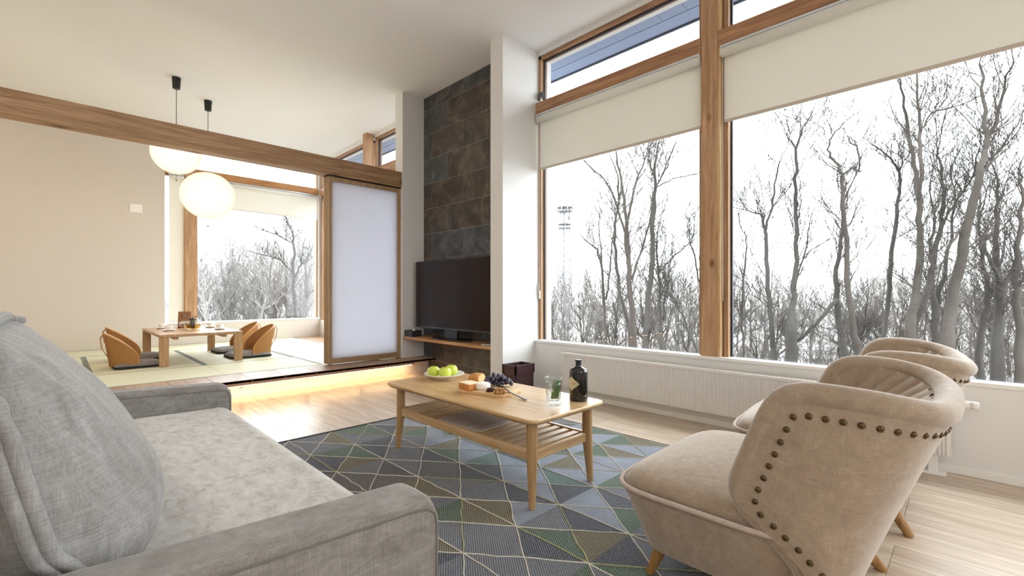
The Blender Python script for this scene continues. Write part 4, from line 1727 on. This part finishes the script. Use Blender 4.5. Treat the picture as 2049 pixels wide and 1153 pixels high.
# ------------------------------------------------------------------ tatami room furniture
lt = thing('low_table', 'low square-legged wooden tea table on the tatami mats', 'table', (1.187, 6.99, ZP))
hx, hy, zt = .405, .72, .355
G().box(-hx, -hy, zt - .032, hx, hy, zt).obj('tabletop', M_LOWT, lt, bevel=.004)
for sx in (-1, 1):
    for sy in (-1, 1):
        G().box(sx * hx - (.085 if sx > 0 else 0), sy * hy - (.055 if sy > 0 else 0), 0, sx * hx + (.085 if sx < 0 else 0), sy * hy + (.055 if sy < 0 else 0), zt - .033).obj('leg', M_LOWTZ, lt, bevel=.004)
for sx in (-1, 1):
    G().box(sx * .24 - .02, -hy + .10, zt - .068, sx * .24 + .02, hy - .10, zt - .033).obj('bearer', M_LOWT, lt, bevel=.002)
ZQ = ZP + zt


def floor_chair(label, loc, rz):
    """legless rattan chair: local +x is the facing direction"""
    t = thing('floor_chair', label, 'floor chair', loc, rz, 'rattan floor chairs round the low table')
    G().prism([(x, y) for x, y in rrect(.235, .225, .07)], .0, .028).obj('base_pad', M_GRASSC, t, bevel=.006)
    g = G()

    def pad(u, v):
        x, y = u * 2 - 1, v * 2 - 1
        ex = (1 - abs(x) ** 5) ** .5 * (1 - abs(y) ** 5) ** .5
        return (.228 * x * (1 - .04 * abs(y) ** 3), .218 * y * (1 - .04 * abs(x) ** 3), .028 + .042 * ex)
    g.grid(pad, 22, 22).obj('cushion', M_FLOORC, t, smooth=True)

    def shell(u, v):
        a = math.radians(-100 + 200 * u)
        fall = math.cos((u - .5) * math.pi) ** .7 if 0 < u < 1 else 0
        top = .10 + .28 * fall
        z = .02 + v * top
        r = .205 + .03 * v * fall + .01 * v
        return Vector((-.05 - r * math.cos(a) * (1.0 + .06 * v), r * math.sin(a) * .98, z))
    G().grid(shell, 48, 16).obj('woven_back', M_RATTAN, t, smooth=True)
    G().grid(lambda u, v: shell(1 - u, v) * 1.0 + Vector((.006, 0, 0)), 48, 16).obj('woven_lining', M_RATTAN, t, smooth=True)
    rim = [shell(0, k / 8) for k in range(8)] + [shell(k / 48, 1) for k in range(49)] + [shell(1, 1 - k / 8) for k in range(1, 9)]
    G().tube(rim, .010, 8).obj('rim', M_RATCANE, t, smooth=True)
    for k in range(1, 30):
        u = k / 30
        G().tube([shell(u, v / 6) + Vector((-.003, 0, 0)) for v in range(7)], .0020, 5).obj('stake', M_RATCANE, t, smooth=True)
    for s_ in (-1, 1):
        b0 = shell(.5 + s_ * .06, 1)
        G().tube([b0, b0 + Vector((-.035, 0, -.05)), b0 + Vector((-.02, 0, -.17)), shell(.5 + s_ * .06, .25)], .005, 6).obj('rear_handle', M_RATCANE, t, smooth=True)
    return t


floor_chair('rattan floor chair at the left front of the low table', (.625, 6.58, ZP), 0).scale = (.92, .95, .95)
floor_chair('rattan floor chair at the left rear of the low table, mostly hidden', (.71, 7.30, ZP), 0)
floor_chair('rattan floor chair at the right front of the low table', (1.74, 6.62, ZP), math.pi)
floor_chair('rattan floor chair at the right rear of the low table', (1.74, 7.32, ZP), math.pi)

for k, (x, y, lb) in enumerate(((.955, 7.42, 'left rear of the low table'), (.955, 6.93, 'left front of the low table'), (1.455, 7.25, 'right rear of the low table'), (1.455, 6.76, 'right front of the low table'))):
    s = thing('saucer', 'white saucer at the ' + lb, 'saucer', (x, y, ZQ + .0005), 0, 'saucers on the low table')
    G().lathe([(.0001, .004), (.035, .004), (.04, 0), (.045, 0), (.075, .012), (.074, .015), (.04, .007), (.0001, .006)], 28).obj('dish', M_WHITECER, s, smooth=True)
    c = thing('teacup', 'white teacup on the saucer at the ' + lb, 'cup', (x, y, ZQ + .008), 0, 'teacups on the low table')
    G().lathe([(.0001, .003), (.024, .0), (.028, .004), (.040, .024), (.0445, .058), (.0425, .058), (.037, .024), (.024, .008), (.0001, .007)], 28).obj('bowl', M_WHITECER, c, smooth=True)
    G().tube([(.040, 0, .048), (.060, 0, .046), (.064, 0, .030), (.052, 0, .018), (.036, 0, .018)], .0035, 6).obj('handle', M_WHITECER, c, smooth=True)
tea = thing('teapot', 'round glass teapot of pale tea with a dark infuser', 'teapot', (1.20, 6.93, ZQ + .001))
G().lathe([(.0001, 0), (.045, 0), (.075, .018), (.092, .052), (.090, .080), (.070, .108), (.046, .120), (.044, .126), (.042, .126), (.044, .119), (.068, .106), (.087, .080), (.089, .052), (.072, .020), (.0001, .003)], 36).obj('glass_body', M_GLASS, tea, smooth=True)
tm = NT('tea')
M_TEA = pane_glass('pale_tea', (.88, .66, .22, 1))
tm.p.inputs['Transmission Weight'].default_value = .8
tm.p.inputs['IOR'].default_value = 1.33
G().lathe([(.0001, .0045), (.070, .021), (.0865, .052), (.083, .075), (.0001, .075)], 36).obj('tea', M_TEA, tea, smooth=True)
G().lathe([(.0001, .02), (.022, .02), (.024, .03), (.026, .12), (.0001, .12)], 24).obj('infuser', plain('infuser_mesh', '#2A2723', .5), tea, smooth=True)
G().lathe([(.047, .126), (.049, .130), (.030, .142), (.010, .147), (.010, .155), (.0001, .158)], 28).obj('lid', M_BLACKP, tea, smooth=True)
G().tube([(.07, -.03, .095), (.10, -.045, .10), (.125, -.055, .125)], [.016, .011, .009], 10).obj('spout', M_GLASS, tea, smooth=True)
G().tube([(-.07, .03, .10), (-.12, .05, .095), (-.125, .052, .05), (-.085, .035, .03)], .006, 8).obj('handle', M_GLASS, tea, smooth=True)
ms = thing('table_card', 'folded brown card standing at the back of the low table', 'card', (1.195, 7.42, ZQ + .001), math.radians(-12))
Mc = plain('kraft_card', '#8A6242', .8)
G().hexa([(-.075, -.045, 0), (.075, -.045, 0), (.075, -.041, 0), (-.075, -.041, 0), (-.07, -.002, .215), (.07, -.002, .215), (.07, .002, .215), (-.07, .002, .215)]).obj('front_leaf', Mc, ms)
G().hexa([(-.075, .041, 0), (.075, .041, 0), (.075, .045, 0), (-.075, .045, 0), (-.07, -.002, .215), (.07, -.002, .215), (.07, .002, .215), (-.07, .002, .215)]).obj('rear_leaf', M_PAPERW, ms)


def leafp(x, z, o=.0006):
    return (x, -.045 + (z / .215) * .043 - o, z)


g = G()
g.v = [leafp(.035 * math.cos(a), .155 + .016 * math.sin(a) * (1 if math.sin(a) > 0 else .5)) for a in [2 * math.pi * k / 24 for k in range(24)]]
g.f = [tuple(range(24))]
g.obj('oval_emblem', M_BLACKP, ms)
g = G()
g.v = [leafp(-.012 + .006 * math.cos(a), .160 + .005 * math.sin(a), .001) for a in [2 * math.pi * k / 12 for k in range(12)]] + [leafp(.010 + .009 * math.cos(a), .159 + .006 * math.sin(a), .001) for a in [2 * math.pi * k / 12 for k in range(12)]]
g.f = [tuple(range(12)), tuple(range(12, 24))]
g.obj('emblem_mark', M_PAPERW, ms)
g = G()
g.v = [leafp(-.058, .045), leafp(.055, .060), leafp(.055, .090), leafp(-.030, .090), leafp(-.050, .082), leafp(-.060, .065)]
g.f = [tuple(range(6))]
g.obj('white_print', plain('grey_print', '#C9C6C2', .8), ms)
G().box(-.078, -.048, 0, .078, .048, .010).obj('foot_block', plain('dark_stand', '#3A322C', .5), ms)

# ------------------------------------------------------------------ outside: snow, trees, tower
GZ = -3.6
gs = G()


def ground(u, v):
    x = 3.9 + u * 210 - 60
    y = -60 + v * 260
    z = GZ + .25 * math.sin(x * .21 + 1) * math.cos(y * .17)
    return (x, y, z)


gs.grid(ground, 60, 60)
tag(gs.obj('ground', M_SNOW, smooth=True), 'snow-dusted ground below the windows', 'ground', kind=ST)
# far wooded ridge
rg = G()
RR = rnd(21)
hts = [RR.uniform(.6, 1.6) for _ in range(90)]


def ridge(u, v):
    a = math.radians(-25 + 150 * u)          # 0 = +X, 90 = +Y
    k = u * 88
    i = int(k)
    h = hts[i] * (1 - (k - i)) + hts[min(89, i + 1)] * (k - i)
    r = 125 + 10 * v
    z = GZ - 1 + v * (h * .8 + .5 + 6.0 * math.exp(-((u - .76) / .05) ** 2))
    return (r * math.cos(a), r * math.sin(a), z)


rg.grid(ridge, 176, 3)
tag(rg.obj('ridge', M_RIDGE, smooth=True), 'low hazy wooded ridge on the horizon', 'hill', kind=ST)


def twig(g, R_, p, d, L_, r, lvl, up=.25, sides=4):
    n = 4 if lvl > 0 else 3
    pts = [p.copy()]
    dirs = []
    for k in range(n):
        d = (d + Vector((R_.uniform(-.3, .3), R_.uniform(-.3, .3), R_.uniform(-.2, .3) + up * .3))).normalized()
        p = p + d * L_ / n
        pts.append(p.copy())
        dirs.append(d.copy())
    g.tube(pts, [r * (1 - .75 * k / n) for k in range(n + 1)], sides if lvl > 1 else 3, cap=False)
    if lvl <= 0:
        return
    m = R_.choice((3, 4, 4, 5))
    for k in range(m):
        q = R_.randint(1, n)
        dd = dirs[q - 1]
        side = Vector((R_.uniform(-1, 1), R_.uniform(-1, 1), R_.uniform(-.2, .7)))
        nd = (dd * .75 + side * .75).normalized()
        twig(g, R_, pts[q], nd, L_ * R_.uniform(.45, .68), r * (1 - .75 * q / n) * .62 + .002, lvl - 1, up, sides)


def traced_tree(label, d, limbs, seed, mat, twigs=26, lv=2, tl=1.3):
    """limbs: lists of (px, py, width in px); each limb is placed d metres away and wanders in depth"""
    R_ = rnd(seed)
    t = thing('bare_tree', label, 'tree', tuple(Vector(at(limbs[0][0][0], limbs[0][0][1], d)) * 1.0), 0)
    base = Vector(t.location)
    base.z = GZ
    t.location = base
    tg = G()
    first = None
    for li, limb in enumerate(limbs):
        wob = 0.0
        ctrl = []
        for k, (px, py, w_) in enumerate(limb):
            if k:
                wob += R_.uniform(-.35, .35)
            ctrl.append((at(px, py, d + wob * (1 if li == 0 else 1.6)) - base, w_ * d / F / 2))
        if li == 0:
            p0, r0 = ctrl[0]
            ctrl = [(Vector((p0.x * 1.0, p0.y, 0.0)) + Vector((R_.uniform(-.2, .2), R_.uniform(-.2, .2), 0)), r0 * 1.35)] + ctrl
        pts, rad = [], []
        for k in range(len(ctrl) - 1):
            (a, ra), (b, rb2) = ctrl[k], ctrl[k + 1]
            m = 4
            for q in range(m):
                tt = q / m
                j = .04 if q else 0
                pts.append(a.lerp(b, tt) + Vector((R_.uniform(-j, j), R_.uniform(-j, j), 0)))
                rad.append(ra + (rb2 - ra) * tt)
        pts.append(ctrl[-1][0])
        rad.append(ctrl[-1][1])
        (G().tube(pts, rad, 7)).obj('trunk' if li == 0 else 'limb', mat, t, smooth=True)
        n = len(pts)
        for _ in range(int(twigs * (1.0 if li == 0 else .6))):
            k = R_.randint(int(n * .3), n - 1)
            dd = (pts[k] - pts[k - 1]).normalized()
            side = Vector((R_.uniform(-1, 1), R_.uniform(-1, 1), R_.uniform(-.1, .8))).normalized()
            twig(tg, R_, pts[k], (dd * .8 + side).normalized(), tl * R_.uniform(.3, 1.2), min(rad[k] * .4, .014), lv, .25, 4)
        twig(tg, R_, pts[-1], (pts[-1] - pts[-2]).normalized(), tl * .9, rad[-1] * .9, lv, .3, 4)
    o = tg.obj('twigs', mat, t)
    o['kind'] = 'stuff'
    return t


LB = [
    ('tall forked bare tree in the middle of the left window', 13.5, [[(1268, 690, 13), (1262, 600, 11), (1257, 520, 9), (1254, 440, 7), (1243, 360, 5), (1232, 300, 3)], [(1258, 520, 7), (1246, 450, 5), (1222, 380, 4), (1200, 350, 3), (1170, 322, 2)], [(1256, 440, 5), (1268, 380, 4), (1290, 320, 3), (1298, 290, 2)], [(1262, 560, 5), (1285, 500, 4), (1302, 430, 3), (1306, 390, 2)]]),
    ('thick bare tree right of the tall forked one in the left window', 14.5, [[(1290, 690, 11), (1296, 600, 11), (1306, 520, 10), (1306, 440, 9), (1311, 380, 7), (1312, 320, 4), (1318, 285, 3)], [(1311, 380, 4), (1330, 340, 3), (1350, 290, 2)], [(1313, 375, 3), (1345, 358, 2), (1396, 348, 2)], [(1306, 350, 4), (1296, 320, 3), (1303, 285, 2)]]),
    ('slim curved bare tree left of the forked tree in the left window', 15.0, [[(1260, 660, 7), (1240, 590, 7), (1232, 520, 6), (1230, 450, 5), (1238, 410, 4), (1236, 350, 3)]]),
    ('crooked young bare tree at the left of the left window', 17.0, [[(1212, 690, 6), (1210, 620, 6), (1205, 540, 5), (1196, 500, 4), (1168, 478, 2)], [(1212, 600, 4), (1222, 520, 3), (1230, 440, 2)], [(1205, 540, 3), (1198, 450, 2)]]),
    ('leaning thin tree near the post in the left window', 15.0, [[(1322, 700, 7), (1320, 600, 6), (1318, 540, 5), (1315, 470, 3)], [(1319, 545, 3), (1345, 515, 3), (1376, 490, 2)], [(1326, 640, 5), (1334, 580, 3)]]),
    ('wiry small tree at the right edge of the left window', 16.0, [[(1394, 700, 4), (1370, 640, 4), (1350, 600, 3), (1340, 585, 2)], [(1402, 570, 3), (1392, 520, 3), (1380, 480, 2)]]),
    ('thin wavy tree just right of the timber post', 15.5, [[(1488, 705, 5), (1484, 640, 5), (1487, 560, 4), (1492, 510, 3), (1494, 475, 2), (1480, 450, 2)]]),
    ('dark slender tree, second from the post in the right window', 13.5, [[(1549, 710, 11), (1540, 620, 9), (1536, 540, 8), (1533, 470, 7), (1526, 430, 4), (1490, 420, 2)], [(1533, 460, 5), (1546, 400, 4), (1556, 340, 3), (1560, 325, 2)]]),
    ('straight tall tree, third from the post in the right window', 13.0, [[(1584, 710, 22), (1583, 660, 20), (1586, 610, 11), (1592, 540, 9), (1595, 470, 8), (1593, 380, 6), (1592, 300, 5), (1606, 255, 3), (1626, 222, 2)], [(1592, 300, 3), (1575, 270, 2)], [(1590, 580, 4), (1612, 500, 3), (1620, 450, 2)]]),
    ('tree with a Y-shaped crown left of centre in the right window', 12.5, [[(1718, 705, 14), (1704, 640, 12), (1697, 580, 10), (1695, 480, 9), (1686, 410, 8), (1687, 350, 6), (1672, 325, 5), (1655, 300, 4), (1672, 262, 3), (1690, 245, 2)], [(1687, 350, 5), (1704, 335, 4), (1719, 345, 3), (1716, 300, 3), (1697, 275, 2)]]),
    ('sturdy trunk leaning left of the Y-crowned tree', 14.0, [[(1690, 705, 13), (1678, 640, 12), (1672, 560, 9), (1682, 480, 7), (1686, 420, 5)], [(1674, 600, 8), (1640, 640, 7), (1600, 680, 6)]]),
    ('thin tree with a bent top in the middle of the right window', 14.5, [[(1769, 690, 9), (1776, 620, 9), (1783, 530, 8), (1795, 430, 7), (1800, 345, 5), (1785, 320, 4), (1763, 300, 3), (1745, 290, 2)], [(1800, 345, 3), (1806, 325, 2)]]),
    ('tallest double-stemmed tree in the middle of the right window', 12.0, [[(1821, 690, 20), (1824, 640, 17), (1834, 580, 14), (1841, 480, 12), (1840, 400, 10), (1828, 330, 8), (1816, 250, 6), (1802, 175, 4), (1800, 150, 2)], [(1840, 400, 8), (1844, 330, 7), (1842, 260, 6), (1835, 190, 4), (1838, 130, 3)], [(1842, 260, 4), (1865, 225, 3), (1905, 215, 2)]]),
    ('branching tree right of the tallest double-stemmed one', 13.0, [[(1830, 660, 13), (1850, 600, 11), (1868, 530, 10), (1884, 450, 8), (1890, 380, 6), (1880, 320, 4), (1875, 280, 2)], [(1884, 450, 5), (1915, 400, 4), (1950, 345, 3)]]),
    ('dark tree with a low fork toward the right window edge', 13.5, [[(1872, 690, 16), (1872, 620, 13), (1866, 560, 8), (1862, 500, 6), (1870, 430, 4)], [(1874, 610, 9), (1892, 540, 7), (1905, 460, 5), (1912, 400, 3)]]),
    ('thick right-leaning tree at the right of the right window', 11.5, [[(1898, 690, 22), (1903, 620, 20), (1922, 530, 18), (1942, 430, 15), (1962, 345, 12), (1974, 290, 9), (1973, 220, 6), (1962, 135, 4), (1962, 118, 2)], [(1974, 290, 8), (1995, 240, 6), (2012, 160, 4), (2028, 120, 2)], [(1964, 345, 5), (2000, 300, 4), (2036, 250, 2)], [(1935, 440, 5), (1900, 490, 4), (1880, 540, 3)]]),
    ('tangled dark tree near the right picture edge', 12.5, [[(1996, 720, 22), (2000, 640, 18), (1999, 560, 13), (1992, 480, 9), (1998, 400, 6), (1990, 340, 3)], [(2000, 600, 9), (2030, 530, 7), (2046, 460, 4)], [(1999, 560, 8), (1970, 500, 6), (1958, 440, 4), (1960, 380, 2)]]),
    ('dark tree behind the far armchair, left of the tangled one', 14.0, [[(1958, 720, 14), (1968, 650, 12), (1978, 580, 9), (1966, 520, 7), (1958, 460, 4)], [(1970, 640, 7), (1990, 560, 5), (2010, 490, 3)]]),
    ('bare tree at the very right edge of the picture', 12.0, [[(2044, 740, 18), (2040, 640, 15), (2030, 560, 11), (2040, 470, 8), (2046, 380, 5), (2040, 330, 2)]]),
]
for k, (lb, d, limbs) in enumerate(LB):
    traced_tree(lb, d, limbs, 100 + k, M_BARK if k % 3 else M_BARK2, 20 if k < 7 else 26, 3, 1.7 if k < 7 else 1.6)
traced_tree('single tall bare tree right of centre in the tatami room window', 24, [[(592, 650, 7), (588, 590, 7), (586, 540, 6), (589, 500, 5), (586, 470, 4), (574, 440, 3), (568, 430, 2)], [(586, 545, 4), (562, 520, 3), (535, 512, 2)], [(588, 560, 4), (602, 530, 3), (606, 500, 2)], [(588, 490, 3), (556, 470, 3), (530, 462, 2)]], 201, M_BARK, 34, 2, 1.6)
traced_tree('slim bare tree left of the tall one in the tatami room window', 27, [[(541, 650, 4), (543, 600, 4), (540, 560, 3), (545, 520, 2)]], 202, M_BARK2, 22, 2, 1.4)


# stands of background trees: a few shapes, each copy a tree of its own
def bushy(seed, h, mat, spread, n0=26):
    R_ = rnd(seed)
    tr, tw_ = G(), G()
    p = Vector((0, 0, 0))
    pts, rad = [p.copy()], [.11]
    d = Vector((R_.uniform(-.1, .1), R_.uniform(-.1, .1), 1)).normalized()
    n = 8
    for k in range(n):
        d = (d + Vector((R_.uniform(-.16, .16), R_.uniform(-.16, .16), .2))).normalized()
        p = p + d * h * .8 / n
        pts.append(p.copy())
        rad.append(.11 * (1 - (k + 1) / (n + .6)))
    tr.tube(pts, rad, 6, cap=False)
    for k in range(n0):
        q = R_.randint(2, n)
        side = Vector((R_.uniform(-1, 1), R_.uniform(-1, 1), R_.uniform(0, .9))).normalized()
        twig(tw_, R_, pts[q], (side * spread + Vector((0, 0, .5))).normalized(), h * R_.uniform(.16, .32), rad[q] * .55 + .008, 2, .3, 3)
    return tr.mesh('trunk', mat), tw_.mesh('twigs', mat)


M_FAR = mat_bark('far_haze_paled_bark', '#817D7B', '#A09C9A')  # palest bark: distance haze mixed into the farthest trees' colour
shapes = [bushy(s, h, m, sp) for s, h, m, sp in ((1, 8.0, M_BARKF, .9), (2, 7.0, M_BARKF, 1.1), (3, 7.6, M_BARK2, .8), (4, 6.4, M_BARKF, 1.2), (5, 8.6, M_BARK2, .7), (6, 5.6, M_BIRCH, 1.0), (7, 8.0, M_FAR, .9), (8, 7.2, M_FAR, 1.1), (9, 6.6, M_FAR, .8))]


def stand(tree_n, seed, px0, px1, d0, d1, label, group, pick, s0=.8, s1=1.2):
    R_ = rnd(seed)
    for k in range(tree_n):
        px = px0 + (px1 - px0) * (k + R_.random()) / tree_n
        d = R_.uniform(d0, d1)
        q = at(px, CY, d)
        if q.x < 6 and q.y < 12:
            continue
        tr, tw_ = shapes[R_.choice(pick)]
        s = R_.uniform(s0, s1)
        t = thing('bare_tree', label, 'tree', (q.x, q.y, GZ), R_.uniform(0, 6.28), group)
        t.scale = (s, s, s)
        inst('trunk', tr, t)
        o = inst('twigs', tw_, t)
        o['kind'] = 'stuff'


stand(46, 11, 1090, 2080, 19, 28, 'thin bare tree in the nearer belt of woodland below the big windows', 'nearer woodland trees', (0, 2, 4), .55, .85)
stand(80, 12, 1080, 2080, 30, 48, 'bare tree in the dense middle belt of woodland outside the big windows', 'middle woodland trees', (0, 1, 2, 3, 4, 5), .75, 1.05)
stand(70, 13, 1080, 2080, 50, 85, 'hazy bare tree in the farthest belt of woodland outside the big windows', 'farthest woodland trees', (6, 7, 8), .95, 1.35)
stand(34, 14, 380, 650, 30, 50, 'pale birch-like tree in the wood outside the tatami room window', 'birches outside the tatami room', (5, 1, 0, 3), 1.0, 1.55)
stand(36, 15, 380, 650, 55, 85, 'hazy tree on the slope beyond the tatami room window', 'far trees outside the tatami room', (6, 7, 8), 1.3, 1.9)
stand(8, 16, 700, 800, 30, 50, 'bare tree outside the strip windows of the tatami room', 'trees beyond the divider', (0, 1), .8, 1.1)

# brushwood: uncountable undergrowth
R = rnd(77)
g = G()
for k in range(2600):
    px = R.uniform(1085, 2080)
    d = R.uniform(16, 34)
    q = at(px, CY, d)
    q.z = GZ
    dr = Vector((R.uniform(-.5, .5), R.uniform(-.5, .5), 1)).normalized()
    h = R.uniform(.8, 2.6)
    m = q + dr * h * .5 + Vector((R.uniform(-.12, .12), R.uniform(-.12, .12), 0))
    e = m + (dr + Vector((R.uniform(-.4, .4), R.uniform(-.4, .4), 0))).normalized() * h * .5
    g.tube([q, m, e], [.016, .010, .003], 3, cap=False)
tag(g.obj('brushwood', M_BARK2), 'tangle of bare undergrowth stems below the trees', 'undergrowth', kind='stuff')

# telecom tower
tx = at(1129.5, CY, 60)
tr = thing('telecom_tower', 'hazy lattice mast with antennas in the left window', 'tower', (tx.x, tx.y, GZ))
M_TW = plain('galvanised_mast', '#8E9194', .8)
zt_ = at(0, 410, 60).z - GZ


def half_w(z):
    return .75 - .35 * z / zt_


g = G()
for sx in (-1, 1):
    for sy in (-1, 1):
        g.tube([(sx * half_w(0), sy * half_w(0), 0), (sx * half_w(zt_), sy * half_w(zt_), zt_)], .085, 5)
g.obj('corner_legs', M_TW, tr)
g = G()
z = 0
k = 0
while z < zt_ - .9:
    a, b = half_w(z), half_w(z + .9)
    for s in (-1, 1):
        g.tube([(-a, s * a, z), (b, s * b, z + .9)], .045, 4)
        g.tube([(a, s * a, z), (-b, s * b, z + .9)], .045, 4)
        g.tube([(s * a, -a, z), (s * b, b, z + .9)], .045, 4)
        g.tube([(-a, s * a, z), (a, s * a, z)], .045, 4)
    z += .9
g.obj('lattice_bracing', M_TW, tr)
for zz, r in ((zt_ - .9, 1.05), (zt_ - 3.1, .95)):
    G().lathe([(.0001, 0), (r, 0), (r, .09), (.0001, .09)], 20, (0, 0, zz)).obj('platform', M_TW, tr)
    G().lathe([(r, .5), (r + .03, .5), (r + .03, .56), (r, .56)], 20, (0, 0, zz)).obj('railing', M_TW, tr)
for k in range(9):
    a = 2 * math.pi * k / 9
    G().box(-.07, -.05, 0, .07, .05, 1.15).obj('antenna', M_TW, tr, loc=(1.12 * math.cos(a), 1.12 * math.sin(a), zt_ - .7))
G().tube([(0, 0, zt_), (0, 0, zt_ + 1.3)], .03, 5).obj('lightning_rod', M_TW, tr)
